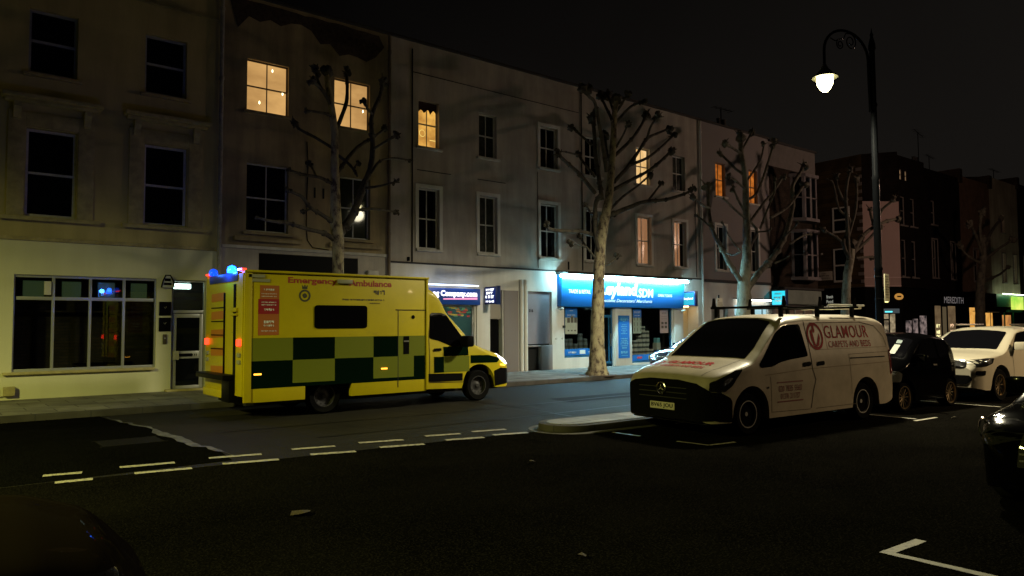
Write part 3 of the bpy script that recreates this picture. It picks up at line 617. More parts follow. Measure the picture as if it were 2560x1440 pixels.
# pole sockets, vents
# --- paint shop sign
S = empty('shop_sign', (21.94, WY-.25, 3.0)); tag(S, 'wide blue paint shop fascia with white lettering under a bright tube light', 'shop sign')
def sub(b, parent):
    L = parent.location
    b.v = [(x-L[0], y-L[1], z-L[2]) for x, y, z in b.v]; return b
b = MB(); b.prism([(WY-.003, 2.42), (WY-.22, 2.42), (WY-.30, 3.58), (WY-.003, 3.58)], 18.42, 25.5, 'x'); sub(b, S).build('board', M_blue, S, bevel=.01)
def fy(z): return WY-.22-.08*(z-2.42)/1.16-.006
def stext(body, cx, z, W, H, mat_, name='lettering', **k):
    b = MB(); vs, fs = text_geo(body, W, H, **k); b.add([(cx+a, fy(z+c), z+c) for a, c in vs], fs); sub(b, S).build(name, mat_, S)
M_lw = emi('sign_white', (.55, .85, .9), .35, base=.8)
stext('TRADE & RETAIL', 19.33, 2.98, 1.15, .15, M_lw, bold=.02)
stext('Leyland', 21.45, 3.05, 2.1, .62, M_lw, bold=.05); stext('.SDM', 23.0, 3.0, .98, .36, M_lw, bold=.03)
stext("Specialist Decorators' Merchants", 21.95, 2.66, 3.0, .17, M_lw, bold=.01, shear=.3)
stext('OPEN 7 DAYS', 24.25, 2.93, .9, .12, M_lw, bold=.02)
b = MB(); b.prism([(WY-.003, 3.60), (WY-.66, 3.60), (WY-.68, 3.66), (WY-.003, 3.70)], 18.35, 25.55, 'x'); sub(b, S).build('light_hood', M_coping, S)
b = MB(); b.tube([(18.2, WY-.46, 3.53), (25.5, WY-.46, 3.53)], .05, 12); sub(b, S).build('tube_light', emi('cyan_white_tube', (.42, .88, 1.0), 190), S)
for x in (18.40, 25.44):
    b = MB(); b.tube([(x, WY-.2, 2.3), (x, WY-.34, 2.35)], .04, 10); o = b.build('security_camera', M_trim, None, smooth=True); tag(o, 'small white camera under the %s end of the blue paint shop fascia' % ('left' if x < 20 else 'right'), 'camera', 'cameras under the blue fascia')
    b = MB(); b.tube([(x, WY-.2, 2.3), (x, WY-.002, 2.34)], .015, 6); b.build('bracket', M_trim, o)
def hanging_sign(x, y0, y1, z0, z1, lines, label, face, lit, th=.18, group=None, txt_m=None):
    o = empty('projecting_sign', (x, WY, z0)); tag(o, label, 'projecting sign', group)
    b = MB(); b.box(x, x+th, y0, y1, z0, z1); b.box(x-.004, x+th+.004, y0-.02, y0, z0-.02, z1+.02); sub(b, o).build('case', M_navy, o, bevel=.01)
    b = MB(); b.box(x-.006, x-.001, y0+.03, y1-.03, z0+.04, z1-.04); sub(b, o).build('face', lit, o)
    b = MB(); b.box(x+th*.4, x+th*.6, y1, WY-.002, z1-.08, z1-.04); b.box(x+th*.4, x+th*.6, y1, WY-.002, z0+.04, z0+.08); sub(b, o).build('bracket', M_black, o)
    b = MB()
    for body, zc, W, H in lines: (text_wall if body == 'Leyland' else scribble)(b, *((body,) if body == 'Leyland' else ()), (y0+y1)/2, x-.009, zc, W, H, axis='y', bold=.03)
    sub(b, o).build('lettering', txt_m or face, o)
    return o
M_lwb = emi('bright_letters', (.95, .98, 1), 2.2)
hanging_sign(25.62, WY-.72, WY-.08, 2.52, 3.12, [('Leyland', 2.82, .46, .12)], 'small cyan lit box sign at the right end of the blue paint shop fascia', M_lwb, emi('cyan_face', (.02, .55, .75), .9))
# cleaning company sign
S2 = empty('shop_sign', (13.3, WY-.1, 2.65)); tag(S2, 'navy shop fascia with glowing white lettering and a pink underline behind the yellow vehicle', 'shop sign')
b = MB(); b.box(11.9, 14.80, WY-.16, WY-.002, 2.42, 2.96); sub(b, S2).build('board', mat('fascia_blue', (.015, .08, .42), .3), S2, bevel=.03)
b = MB(); text_wall(b, 'ng Company.com', 13.78, WY-.166, 2.76, W=1.74, H=.24, bold=.03); sub(b, S2).build('lettering', emi('white_lit_letters', (1, .95, 1), 3.0), S2)
b = MB(); b.prism([(13.3, 2.58), (14.66, 2.60), (14.66, 2.67), (13.3, 2.62)], WY-.168, WY-.163, 'y'); sub(b, S2).build('underline', emi('pink_line', (1, .35, .6), 1.2), S2)
b = MB(); b.tube([(12.2, WY-.3, 3.05), (14.6, WY-.3, 3.05)], .015, 8); sub(b, S2).build('tube_light', emi('cool_blue_tube', (.5, .65, 1), 9), S2)
hanging_sign(15.05, WY-.68, WY-.06, 2.45, 3.04, [('Domestic', 2.93, .46, .10), ('& Office', 2.82, .42, .10), ('Cleaning', 2.70, .50, .11), ('020 7370', 2.54, .48, .08)], 'navy box sign with glowing white lines of words beside the fascia', M_lwb, emi('navy_face', (.01, .03, .25), .5))
# price boards and posters
Lw = mat('lettering_white', (.7, .72, .7), .5)
pb = empty('notice_board', (21.95, WY-.06, .5)); tag(pb, 'tall blue opening hours board on the white pillar between the shop windows', 'notice board')
b = MB(); b.box(21.62, 22.24, WY-.085, WY-.052, .42, 2.10); sub(b, pb).build('panel', M_blue, pb)
b = MB(); M_cy = mat('pale_cyan_print', (.25, .62, .75), .5)
for body, z, W, H in (('PROFESSIONALS', 1.99, .42, .035), ("DON'T STOP", 1.93, .5, .05), ('YOU', 1.87, .15, .035), ('MONDAY', 1.73, .27, .035), ('7.00am - 7.00pm', 1.66, .36, .035), ('SATURDAY', 1.59, .26, .035), ('7.30am - 6.00pm', 1.52, .36, .035), ('SUNDAY', 1.45, .2, .035), ('10.00am - 4.00pm', 1.38, .38, .035),
                      ('- Decorating', 1.19, .42, .04), ('- Tools', 1.12, .34, .035), ('- Trade paint', 1.05, .42, .04), ('- Woodcare', .98, .46, .04), ('- Electrical', .9, .38, .035), ('- Fixings', .82, .28, .04), ('DELIVERY', .66, .4, .07), ('SERVICE', .62, .38, .04), ('leylandsdm.co.uk', .52, .36, .025)):
    scribble(b, 21.93, WY-.089, z, W, H)
sub(b, pb).build('lettering', M_cy, pb)
def poster(x0, x1, z0, z1, top, head, label, body_m, mark_b):
    o = empty('poster', ((x0+x1)/2, WY+.065, z0)); tag(o, label, 'poster', 'posters in the paint shop windows')
    b = MB(); b.box(x0, x1, WY+.064, WY+.070, z0, z1); sub(b, o).build('sheet', body_m, o)
    if top: b = MB(); b.box(x0, x1, WY+.061, WY+.0635, z1-(z1-z0)*top, z1); sub(b, o).build('header', M_blue, o)
    if head:
        b = MB()
        for t_, z, W, H in head: (text_wall if '%' in t_ else scribble)(b, *((t_,) if '%' in t_ else ()), (x0+x1)/2, WY+.059, z, W, H)
        sub(b, o).build('lettering', Lw, o)
    b = MB(); mark_b(b, x0, x1, z0, z1); sub(b, o).build('picture', mat('poster_ink', (.10, .09, .07), .6), o)
def tins_pic(b, x0, x1, z0, z1):
    for i, (dx, h) in enumerate(((.1, .18), (.28, .26), (.46, .2))): b.box(x0+dx, x0+dx+.14, WY+.060, WY+.0625, z0+.42, z0+.42+h)
    for i in range(3): b.lathe([(.045, 0), (.045, .002)], 10, (x0+.16+i*.17, WY+.06, z0+.27), 'y'); b.box(x0+.12+i*.17, x0+.2+i*.17, WY+.060, WY+.0625, z0+.1, z0+.15)
poster(18.88, 19.50, 1.40, 2.36, .36, [('SAVE 20%', 2.10, .42, .07), ('TODAY', 2.27, .2, .03)], 'poster with a blue SAVE 20% heading and three tins in the left shop window', mat('poster_pale', (.45, .5, .42), .6), tins_pic)
def bot_pic(b, x0, x1, z0, z1):
    for k in range(9): x = x0+.06+(k % 3)*.19; z = z0+.08+(k//3)*.22; b.box(x, x+.03, WY+.060, WY+.0625, z, z+.15)
poster(22.62, 23.12, 1.38, 2.36, .35, [('33% OFF', 2.24, .38, .07), ('ALL BRUSHES', 2.1, .3, .03)], 'poster with a dark 33% OFF heading and pale bottles in the right shop window', mat('poster_teal', (.30, .38, .30), .6), bot_pic)
def sq_pic(b, x0, x1, z0, z1):
    scribble(b, (x0+x1)/2, WY+.06, z1-.15, .3, .06)
    for k in range(3): b.box(x0+.06, x1-.06, WY+.06, WY+.0625, z1-.3-.07*k, z1-.29-.07*k)
    for k in range(4):
        x = x0+.07+(k % 2)*.22; z = z0+.2+(k//2)*.16; b.box(x, x+.15, WY+.06, WY+.0625, z, z+.11)
poster(24.3, 24.82, 1.38, 2.36, 0, None, 'pale pink poster with black squares hung at the right of the right shop window', mat('poster_pinkish', (.48, .38, .38), .6), sq_pic)
# stacked paint tins behind the glass
def make_tin(lbl, grp, mt, r=.085, h=.17):
    o = MB(); o.lathe([(.001, 0), (r, 0), (r, h*.93), (r*1.05, h*.95), (r*1.05, h), (r*.8, h), (.001, h*.97)], 14); o = o.build('paint_tin', mt, None, smooth=True); tag(o, lbl, 'paint tin', grp)
    b = MB(); b.lathe([(r*1.004, h*.25), (r*1.004, h*.68)], 14); b.build('label', mat('tin_label', (.09, .10, .11), .5), o, smooth=True)
    return o
def dup(o, locn, label=None):
    r = o.copy(); COL.objects.link(r); r.location = locn
    if label: r['label'] = label
    for ch in o.children:
        c = ch.copy(); COL.objects.link(c); c.parent = r
    return r
t0 = make_tin('white paint tin in the tall stacks behind the right shop window', 'paint tins in the right shop window', mat('tin_white', (.62, .61, .56), .35), .11, .19)
first = True
for ci, x in enumerate((22.85, 23.10, 23.35, 23.60, 23.85, 24.1)):
    for k in range((4, 5, 6, 8, 7, 3)[ci]):
        L = (x+random.uniform(-.01, .01), WY+.42+random.uniform(-.02, .02), .14+k*.191)
        if first: t0.location = L; first = False
        else: dup(t0, L)
t1 = make_tin('dark blue and white tin low in the stacks behind the left shop window', 'paint tins in the left shop window', mat('tin_bluish', (.16, .20, .24), .35), .11, .19)
first = True
for ci, x in enumerate((18.95, 19.2, 19.45, 19.72, 19.98, 20.24)):
    for k in range((3, 4, 4, 3, 5, 4)[ci]):
        L = (x+random.uniform(-.01, .01), WY+.42, .45+k*.191)
        if first: t1.location = L; first = False
        else: dup(t1, L)
b = MB(); b.box(18.8, 20.5, WY+.25, WY+.65, .12, .449); o = b.build('display_plinth', M_int, Cb)
bx = empty('display_boxes', (24.55, WY+.45, .12)); tag(bx, 'blue and white cartons beside the stacked tins in the right window', 'cartons')
b = MB(); b.box(-.16, .12, -.1, .15, 0, .55); b.build('carton', M_blue, bx)
b = MB(); b.box(-.14, .1, -.1, .12, .551, .85); b.build('carton', mat('tin_white', (.62, .61, .56), .35), bx)
b = MB(); b.box(-.1, .08, -.08, .1, .851, 1.05); b.build('carton', M_cy, bx)
# --- D: house with the bright ground floor
D = house('terraced_house', 'mauve grey rendered house with orange lit top windows over a bright white shop front')
wD = [(28.25, 29.0, 7.58, 9.12), (30.9, 31.6, 7.5, 9.12)]; wD1 = [(28.22, 28.97, 4.2, 6.22), (30.87, 31.55, 4.2, 6.22)]
facade(D, 'wall', M_dgrey, 27.13, 32.6, 3.66, 10.84, wD+wD1)
facade(D, 'ground_floor_wall', M_white, 27.13, 32.6, 0, 3.66, [(27.75, 29.0, .12, 2.55, .25), (29.5, 32.3, .4, 2.62, .2)])
rear_block(D, 27.14, 32.58, 10.84)
b = MB(); b.box(27.13, 32.6, WY-.08, WY+.4, 10.84, 10.93); b.build('coping', M_coping, D, bevel=.02)
b = MB(); b.box(27.14, 32.59, WY-.08, WY-.002, 3.62, 3.74); b.build('string_course', M_coping, D)
for i, (x0, x1, z0, z1) in enumerate(wD): sash(D, x0, x1, z0, z1, pane=M_lit_e, rail=.5, nv=1, t=.04, fm=mat('brown_sash', (.12, .09, .06), .5))
for x0, x1, z0, z1 in wD1: sash(D, x0, x1, z0, z1, pane=M_glass, rail=.5, nv=1, t=.045, surround=M_white)
b = MB(); b.box(27.76, 28.99, WY+.18, WY+.24, .13, 2.54); b.build('grey_door', mat('door_grey', (.2, .2, .19), .5), D)
b = MB(); b.box(29.51, 32.29, WY+.12, WY+.17, .41, 2.61); ps = b.build('shop_window', emi('blue_white_window', (.52, .85, .95), .85, (.30, .60, .68), (.8, 1, 1.6), base=.1), D)
b = MB()
for x in (29.5, 31.9): b.box(x, x+.05, WY+.08, WY+.119, .41, 2.61)
b.box(29.55, 31.9, WY+.08, WY+.119, 2.12, 2.17); b.build('window_frame', mat('frame_slate', (.12, .2, .24), .5), ps)
b = MB(); b.tube([(29.6, WY-.22, 2.86), (32.2, WY-.22, 2.86)], .022, 8); b.build('tube_light', emi('soft_white_tube', (1, .97, .85), 20), D)
b = MB(); b.box(29.4, 32.5, WY-.26, WY-.002, 2.9, 2.94); b.build('canopy', M_coping, D)
b = MB(); b.box(28.3, 28.6, WY-.03, WY-.002, 2.0, 2.38); b.build('wall_notice', Lw, D)
hanging_sign(32.45, WY-.85, WY-.1, 2.62, 3.36, [('Laundry', 3.18, .4, .1), ('Dry Clean', 3.0, .5, .1), ('Service', 2.84, .36, .1)], 'square cyan glowing box sign hanging beside the dark brick bay house', M_lwb, emi('cyan_bright_face', (.03, .70, .88), 1.15), txt_m=Lw)
M_baytrim = mat('dull_bay_trim', (.17, .15, .155), .6, var=.3, scale=5)
# --- E: dark brick bay fronted house at the corner
E_ = house('corner_house', 'dark brick end house with pale splayed bay windows and a boarded green grey shop front')
facade(E_, 'wall', M_brickd, 32.61, 37.04, 3.45, 9.55, [(34.6, 36.5, 4.1, 6.35), (34.6, 36.5, 7.1, 9.2)], depth=.3)
facade(E_, 'parapet', mat('grey_band', (.15, .135, .125), .8, var=.2), 32.61, 37.04, 9.55, 10.75)
facade(E_, 'ground_floor_wall', M_dgrey, 32.61, 37.04, 0, 3.45, [(33.0, 36.6, .4, 2.62, .2)])
rear_block(E_, 32.62, 37.03, 10.8)
b = MB(); b.box(37.03, 37.05, WY+1, WY+9, 0, 10.4); b.build('gable_wall', M_brickd, E_)
b = MB(); b.box(32.61, 37.1, WY-.1, WY+.4, 10.75, 10.85); b.build('coping', M_coping, E_, bevel=.02)
b = MB(); b.box(32.75, 37.0, WY-.2, WY-.002, 2.72, 3.42); b.build('blank_fascia', mat('grey_green_board', (.24, .29, .25), .6, var=.25, scale=1.3), E_)
b = MB(); b.box(32.7, 37.1, WY-.3, WY-.002, 3.45, 3.55); b.build('cornice', M_coping, E_)
b = MB()
for k in range(4): b.box(33.05+k*.9, 33.85+k*.9, WY+.1, WY+.16, .45, 2.58)
pz = b.build('boarded_window', mat('putty_board', (.24, .19, .15), .7, var=.2), E_)
b = MB()
for k in range(5): b.box(32.98+k*.9, 33.04+k*.9, WY+.02, WY+.09, .42, 2.6)
b.build('mullion', M_frame, pz)
for z0, z1 in ((4.1, 6.35), (7.1, 9.2)):   # splayed bays
    y = WY-.55; b = MB()
    for xa, ya_, xb, yb_ in ((34.5, WY-.02, 34.95, y), (34.95, y, 36.15, y), (36.15, y, 36.6, WY-.02)):
        d = Vector((xb-xa, yb_-ya_, 0)); n = Vector((d.y, -d.x, 0)).normalized()*.05; u = d.normalized()
        for f0, f1 in ((0, .13), (d.length-.13, d.length)):
            q = [Vector((xa, ya_, 0))+u*f0, Vector((xa, ya_, 0))+u*f1]; q = q+[q[1]-n*1.6, q[0]-n*1.6]
            b.prism([(p.x, p.y) for p in q], z0, z1, 'z')
        q = [Vector((xa, ya_, 0)), Vector((xb, yb_, 0))]; q = q+[q[1]-n*2, q[0]-n*2]
        b.prism([(p.x, p.y) for p in q], (z0+z1)/2-.03, (z0+z1)/2+.03, 'z')
    b.box(35.46, 35.64, y-.001, y+.1, z0, z1)
    o = b.build('bay_window', M_baytrim, E_)
    b = MB(); b.prism([(34.55, WY-.01), (34.99, y+.08), (36.11, y+.08), (36.55, WY-.01)], z0+.02, z1-.02, 'z'); b.build('pane', M_glass, o)
    b = MB(); b.prism([(34.4, WY-.01), (34.9, y-.1), (36.2, y-.1), (36.7, WY-.01)], z1, z1+.16, 'z'); b.build('bay_roof', M_baytrim, o)
    b = MB(); b.prism([(34.4, WY-.01), (34.9, y-.1), (36.2, y-.1), (36.7, WY-.01)], z0-.16, z0, 'z'); b.build('sill', M_baytrim, o)
b = MB(); b.box(33.0, 33.7, WY-.03, WY-.002, 6.6, 9.4); b.build('pier', M_brickd, E_)
# chimney stack and aerials on the terrace
def aerial(x, y, z, h, w_, label, rot=0, bars=5):
    o = empty('television_aerial', (x, y, z)); tag(o, label, 'aerial', 'aerials on the roofs')
    b = MB(); b.tube([(0, 0, -.9), (0, 0, h)], .025, 6); b.build('mast', M_black, o)
    b = MB(); c, s_ = math.cos(rot), math.sin(rot)
    b.tube([(-w_*.4*c, -w_*.4*s_, h-.05), (w_*.6*c, w_*.6*s_, h)], .018, 5)
    for k in range(bars):
        t = -w_*.35+w_*.9*k/(bars-1); b.tube([(t*c+.2*s_, t*s_-.2*c, h-.03), (t*c-.2*s_, t*s_+.2*c, h-.03)], .010, 4)
    b.build('aerial_head', M_black, o); return o
def chimney(x, y, z, w_, d, h, label, pots=3):
    o = empty('chimney_stack', (x, y, z)); tag(o, label, 'chimney', 'chimney stacks on the roofs')
    b = MB(); b.box(-w_/2, w_/2, -d/2, d/2, -1.2, h); b.box(-w_/2-.05, w_/2+.05, -d/2-.05, d/2+.05, h, h+.12); b.build('stack', M_brickd, o)
    for k in range(pots):
        b = MB(); b.lathe([(.12, h+.12), (.10, h+.45), (.13, h+.5), (.08, h+.5)], 10, (-w_/2+w_*(k+.5)/pots, 0, 0)); b.build('chimney_pot', M_coping, o, smooth=True)
    return o
aerial(29.9, WY+.8, 10.9, 1.2, 1.5, 'bent aerial on the roof edge above the tree beside the bright shop')
chimney(30.2, WY+1.0, 10.8, .8, .5, .35, 'squat chimney on the roof above the orange lit windows', 2)
aerial(37.4, WY+3, 10.7, 1.15, 2.4, 'wide flat aerial at the corner end of the terrace roof', .1)
# --- F.. far corner building and its row
XF = 44.94
F = house('corner_pub', 'tall dark corner building with a pink rendered chamfer and a black bar front', 'dark buildings beyond the side street')
b = MB(); FZ = 12.1
b.add([(XF, 34, 3.95), (XF, 21.4, 3.95), (XF, 21.4, FZ), (XF, 34, FZ-.2)], [(0, 1, 2, 3)]); b.build('side_wall', M_bricky, F)
b = MB(); b.add([(XF, 21.4, 9.2), (46.88, WY, 9.2), (46.88, WY, FZ+.2), (XF, 21.4, FZ)], [(0, 1, 2, 3)]); b.build('chamfer_wall', M_brickf, F)
b = MB(); b.add([(XF-.003, 21.4, 3.95), (46.88, WY-.003, 3.95), (46.88, WY-.003, 9.2), (XF-.003, 21.4, 9.2)], [(0, 1, 2, 3)]); b.build('pink_panel', M_pink, F)
b = MB(); e1 = Vector((XF, 21.4, 0)); e2 = Vector((46.88, WY, 0)); dv = (e2-e1); nn_ = Vector((dv.y, -dv.x, 0)).normalized()*.04
for z0, z1 in ((4.5, 4.56), (4.0, 4.05)):
    q = [e1, e2, e2+nn_, e1+nn_]; b.prism([(p.x, p.y) for p in q], z0, z1, 'z')
b.build('moulding', mat('pink_moulding', (.5, .36, .34), .7), F)
wF = [(47.1, 47.9, 4.6, 6.9), (48.5, 49.3, 4.6, 6.9), (47.1, 47.9, 7.8, 9.6), (48.5, 49.3, 7.8, 9.6), (47.15, 47.65, 10.6, 11.3), (47.9, 48.4, 10.6, 11.3)]
facade(F, 'wall', M_brickf, 46.88, 50.7, 3.95, FZ, wF)
for i, (x0, x1, z0, z1) in enumerate(wF): sash(F, x0, x1, z0, z1, pane=emi('attic_glow', (.8, .5, .25), .5) if i > 3 else M_glass, rail=.5, nv=0, t=.06, surround=None, sill=i < 4, fm=M_dimtrim, sm=M_dimtrim)
b = MB(); b.add([(46.88, WY, FZ), (50.7, WY, FZ), (50.7, 30, FZ+.3), (46, 34, FZ), (XF, 34, FZ-.2), (XF, 21.4, FZ)], [tuple(range(6))]); b.build('roof', M_coping, F)
b = MB(); b.add([(XF-.05, 34, 2.5), (XF-.05, 21.37, 2.5), (XF-.05, 21.37, 3.9), (XF-.05, 34, 3.9)], [(0, 1, 2, 3)])
b.add([(XF-.05, 21.37, 2.5), (46.86, WY-.06, 2.5), (46.86, WY-.06, 3.9), (XF-.05, 21.37, 3.9)], [(0, 1, 2, 3)]); b.add([(46.86, WY-.06, 2.5), (50.7, WY-.06, 2.5), (50.7, WY-.06, 3.9), (46.86, WY-.06, 3.9)], [(0, 1, 2, 3)]); b.build('fascia', M_bwall, F)
b = MB(); b.add([(XF-.2, 34, 3.92), (XF-.2, 21.3, 3.92), (46.82, WY-.2, 3.92), (50.7, WY-.2, 3.92), (50.7, WY, 3.97), (XF, 21.4, 3.97), (XF, 34, 3.97)], [tuple(range(7))]); b.build('cornice', M_coping, F)
b = MB(); b.add([(XF, 34, 0), (XF, 21.4, 0), (XF, 21.4, 2.5), (XF, 34, 2.5)], [(0, 1, 2, 3)]); b.add([(XF, 21.4, 0), (46.88, WY, 0), (46.88, WY, 2.5), (XF, 21.4, 2.5)], [(0, 1, 2, 3)]); b.add([(46.88, WY, 0), (50.7, WY, 0), (50.7, WY, 2.5), (46.88, WY, 2.5)], [(0, 1, 2, 3)])
b.build('ground_floor_wall', M_bwall, F)
def side_win(y0, y1, z0, z1):
    b = MB(); x = XF-.03
    for a, c, e, f in ((y0, y0+.1, z0, z1), (y1-.1, y1, z0, z1), (y0+.1, y1-.1, z0, z0+.12), (y0+.1, y1-.1, z1-.08, z1), (y0+.1, y1-.1, (z0+z1)/2-.05, (z0+z1)/2+.05)): b.box(x-.03, x+.02, a, c, e, f)
    o = b.build('window', M_frame, F); b = MB(); b.box(x-.005, x+.015, y0+.05, y1-.05, z0+.05, z1-.05); b.build('pane', M_glass, o)
side_win(22.2, 23.3, 4.3, 6.4); side_win(22.2, 23.3, 7.4, 9.0); side_win(25.0, 26.0, 7.4, 9.0)
b = MB()
for k in range(16): z = 4.2+k*.46; b.box(XF-.04, XF-.002, 21.4, 21.4+(.35 if k % 2 else .2), z, z+.2)
b.build('quoin', M_dimtrim, F)
def on_chamfer(f, z, off=.09):   # f 0..1 along chamfer
    p = e1+dv*f+nn_*(off/.04); return Vector((p.x, p.y, z))
uc = dv.normalized()
def chamfer_quad(b, f0, f1, z0, z1, off): b.add([on_chamfer(f0, z0, off), on_chamfer(f1, z0, off), on_chamfer(f1, z1, off), on_chamfer(f0, z1, off)], [(0, 1, 2, 3)])
M_bar = emi('bar_window_glow', (.62, .48, .28), .8, (.06, .045, .03), (2.5, 2.5, 2.5))
b = MB(); chamfer_quad(b, .42, .62, .5, 1.9, .02); chamfer_quad(b, .66, .8, .5, 2.3, .02); chamfer_quad(b, .36, .62, 2.0, 2.3, .02); b.build('entrance_glass', M_bar, F)
b = MB(); chamfer_quad(b, .40, .9, 2.35, 2.62, .12); b.build('transom_light', emi('dim_transom', (.10, .12, .13), .5), F)
b = MB(); chamfer_quad(b, .5, .7, 2.40, 2.47, .13); b.build('open_sign', emi('cyan_neon', (.1, .85, .95), 2), F)
b = MB(); chamfer_quad(b, .5, .6, 3.0, 3.08, .14); b.build('fascia_light', emi('yellow_strip', (.95, .9, .35), 2.2), F)
b = MB(); b.box(47.3, 48.1, WY-.03, WY-.02, .6, 1.9); b.box(48.3, 49.0, WY-.03, WY-.02, .6, 2.0); b.box(49.3, 50.3, WY-.03, WY-.02, .6, 2.2); b.build('window_display', emi('dim_pub_window', (.30, .22, .20), .9, (.01, .01, .012), (2.2, 1, 3)), F)
sg = empty('round_sign', (46.0, 20.6, 3.4)); tag(sg, 'small oval orange sign on the black fascia of the corner bar', 'sign')
b = MB(); c_ = on_chamfer(.88, 3.35, .16); n2 = nn_.normalized()
vs = [c_+uc*(.28*math.cos(a))+Vector((0, 0, .2*math.sin(a))) for a in [2*math.pi*k/20 for k in range(20)]]; b.add(vs+[v+n2*.04 for v in vs], [tuple(range(20)), tuple(range(39, 19, -1))]+[(k, (k+1) % 20, 20+(k+1) % 20, 20+k) for k in range(20)]); sub(b, sg).build('disc', emi('orange_disc', (.8, .38, .08), .55), sg)
b = MB(); b.add([c_+uc*a+n2*.046+Vector((0, 0, z)) for a, z in ((-.13, -.04), (.13, -.04), (.13, .05), (-.13, .05))], [(0, 1, 2, 3)]); sub(b, sg).build('lettering', M_black, sg)
# side wall writing and plates
b = MB()
for t_, z in (('Brunch', 3.42), ('Food', 3.12), ('Cafe', 2.82)): text_wall(b, t_, 23.6, XF-.056, z, W=.42, H=.2, axis='y', bold=.02)
b.build('fascia_lettering', emi('dim_letters', (.6, .6, .5), .45), F)
b = MB(); b.box(XF-.09, XF-.056, 23.35, 23.85, 2.6, 2.68); b.build('lettering_light', emi('yellow_strip', (.95, .9, .35), 2.2), F)
np_ = empty('street_sign', (XF-.03, 23.95, 4.75)); tag(np_, 'white street name plate on the brick side wall above the black bar fascia', 'street sign')
b = MB(); b.box(-.02, .025, -.55, .55, -.28, .28); b.build('plate', mat('plate_white', (.5, .47, .4), .5, var=.2, scale=8), np_, bevel=.015)
b = MB(); scribble(b, 0, -.023, .13, W=.3, H=.06, axis='y'); scribble(b, 0, -.023, 0, W=.85, H=.1, axis='y'); scribble(b, 0, -.023, -.15, W=.85, H=.05, axis='y'); b.build('lettering', mat('plate_ink', (.06, .05, .05), .6), np_)
b = MB()
for y, z in ((24.9, 6.1), (24.0, 6.1), (25.3, 8.6), (24.9, 8.65)): b.box(XF-.03, XF-.002, y, y+.12, z, z+.12)
b.build('wall_vent', M_trim, F)
def row_house(x0, x1, zr, label, wm, upper, sf, slope=.5):
    h = house('row_house', label, 'dark buildings beyond the side street')
    hz = [(a, c, z0, z1) for a, c, z0, z1, _ in upper]
    facade(h, 'wall', wm, x0, x1, 3.9, zr, hz)
    for a, c, z0, z1, pm in upper: sash(h, a, c, z0, z1, pane=pm, rail=.5, nv=0, t=.06, sill=True, surround=M_dimtrim if z0 < 7 else None, sw=.09, fm=M_dimtrim if z0 > 7 or x0 < 60 else M_trim, sm=M_dimtrim)
    b = MB(); b.add([(x0, WY, zr), (x1, WY, zr), (x1, WY+2, zr+slope), (x0, WY+2, zr+slope*.6)], [(0, 1, 2, 3)]); b.build('roof', M_coping, h)
    b = MB(); b.box(x1-.25, x1+.25, WY-.15, WY+6, zr-.3, zr+slope+.15); b.build('party_wall', M_brickd, h)
    rear_block(h, x0, x1, zr)
    b = MB(); b.box(x0, x1, WY-.25, WY-.002, 2.92, 3.85); b.build('fascia', sf, h)
    b = MB(); b.box(x0, x1, WY-.02, WY+.3, 0, 2.92); b.build('ground_floor_wall', M_bwall, h)
    return h
G = row_house(50.7, 56.4, 11.8, 'dark row house with tall brown panels over the black MEREDITH shop', M_brickf, [(51.6, 52.4, 4.7, 7.2, M_glass2), (54.6, 55.3, 4.7, 7.2, M_glass2), (51.6, 52.4, 8.2, 9.8, M_glass)], M_bwall)
H_ = row_house(56.4, 62.0, 12.0, 'brown brick row house with amber lit ground floor windows behind the rightmost tree', mat('brown_stucco', (.15, .085, .05), .8, var=.4, scale=2), [(58.6, 59.6, 4.7, 7.0, M_glass)], M_bwall)
I_ = row_house(62.0, 68.0, 12.6, 'stone faced row house with narrow arched windows over the green shop', M_stone, [(64.2, 65.0, 4.8, 7.0, M_glass), (66.6, 67.4, 4.8, 7.0, M_glass), (64.2, 65.0, 8.6, 10, M_glass)], mat('green_fascia', (.01, .14, .07), .4))
J_ = row_house(68.0, 90.0, 12.8, 'plain dark row house at the right edge beyond the green shop', M_brickf, [(69.0, 69.8, 4.8, 7.0, M_glass)], M_bwall)
b = MB(); text_wall(b, 'MEREDITH', 54.15, WY-.257, 3.25, W=3.2, H=.42, bold=.0); b.build('fascia_lettering', emi('glowing_silver_letters', (.42, .38, .38), .3, base=.5), G)  # letters given a faint glow for the light falling on them
b = MB(); ya_ = WY-.04
for x0, x1, z0, z1 in ((51.6, 52.5, .3, 2.86), (53.7, 54.9, .3, 2.86)): b.box(x0, x1, ya_, ya_+.015, z0, z1)
b.build('shop_window', emi('notice_glow_back', (.30, .20, .10), .5, (.16, .10, .05), (1, 1, 2)), G)
for x0, m_ in ((51.7, emi('yellow_notice', (.95, .85, .4), 1.3)), (53.95, emi('peach_notice', (.98, .62, .36), 1.1))):
    b = MB()
    for z, t_, in ((1.55, 'SHUT'), (1.15, 'SALE'), (.85, 'NOW'), (.4, 'OPEN')): scribble(b, x0+.34, ya_-.006, z, W=.62, H=.26)
    b.build('window_notice', m_, G)
b = MB(); b.box(52.8, 53.4, ya_, ya_+.015, .3, 2.8); b.build('door_glass', emi('dim_amber', (.2, .15, .08), .4), G)
M_amb = emi('amber_window', (.95, .50, .12), .95, (.62, .28, .05), (.8, 1, 1.2))
b = MB(); b.box(57.4, 58.6, ya_, ya_+.015, .3, 2.8); b.build('shop_window', M_amb, H_)
b = MB(); b.box(60.2, 61.7, ya_, ya_+.015, .3, 2.45); o = b.build('shop_window', M_amb, H_)
b = MB(); b.box(60.2, 61.7, ya_-.03, ya_-.002, 1.3, 1.36); b.box(61.2, 61.25, ya_-.031, ya_-.003, .3, 2.45); b.build('glazing_bar', M_black, o)
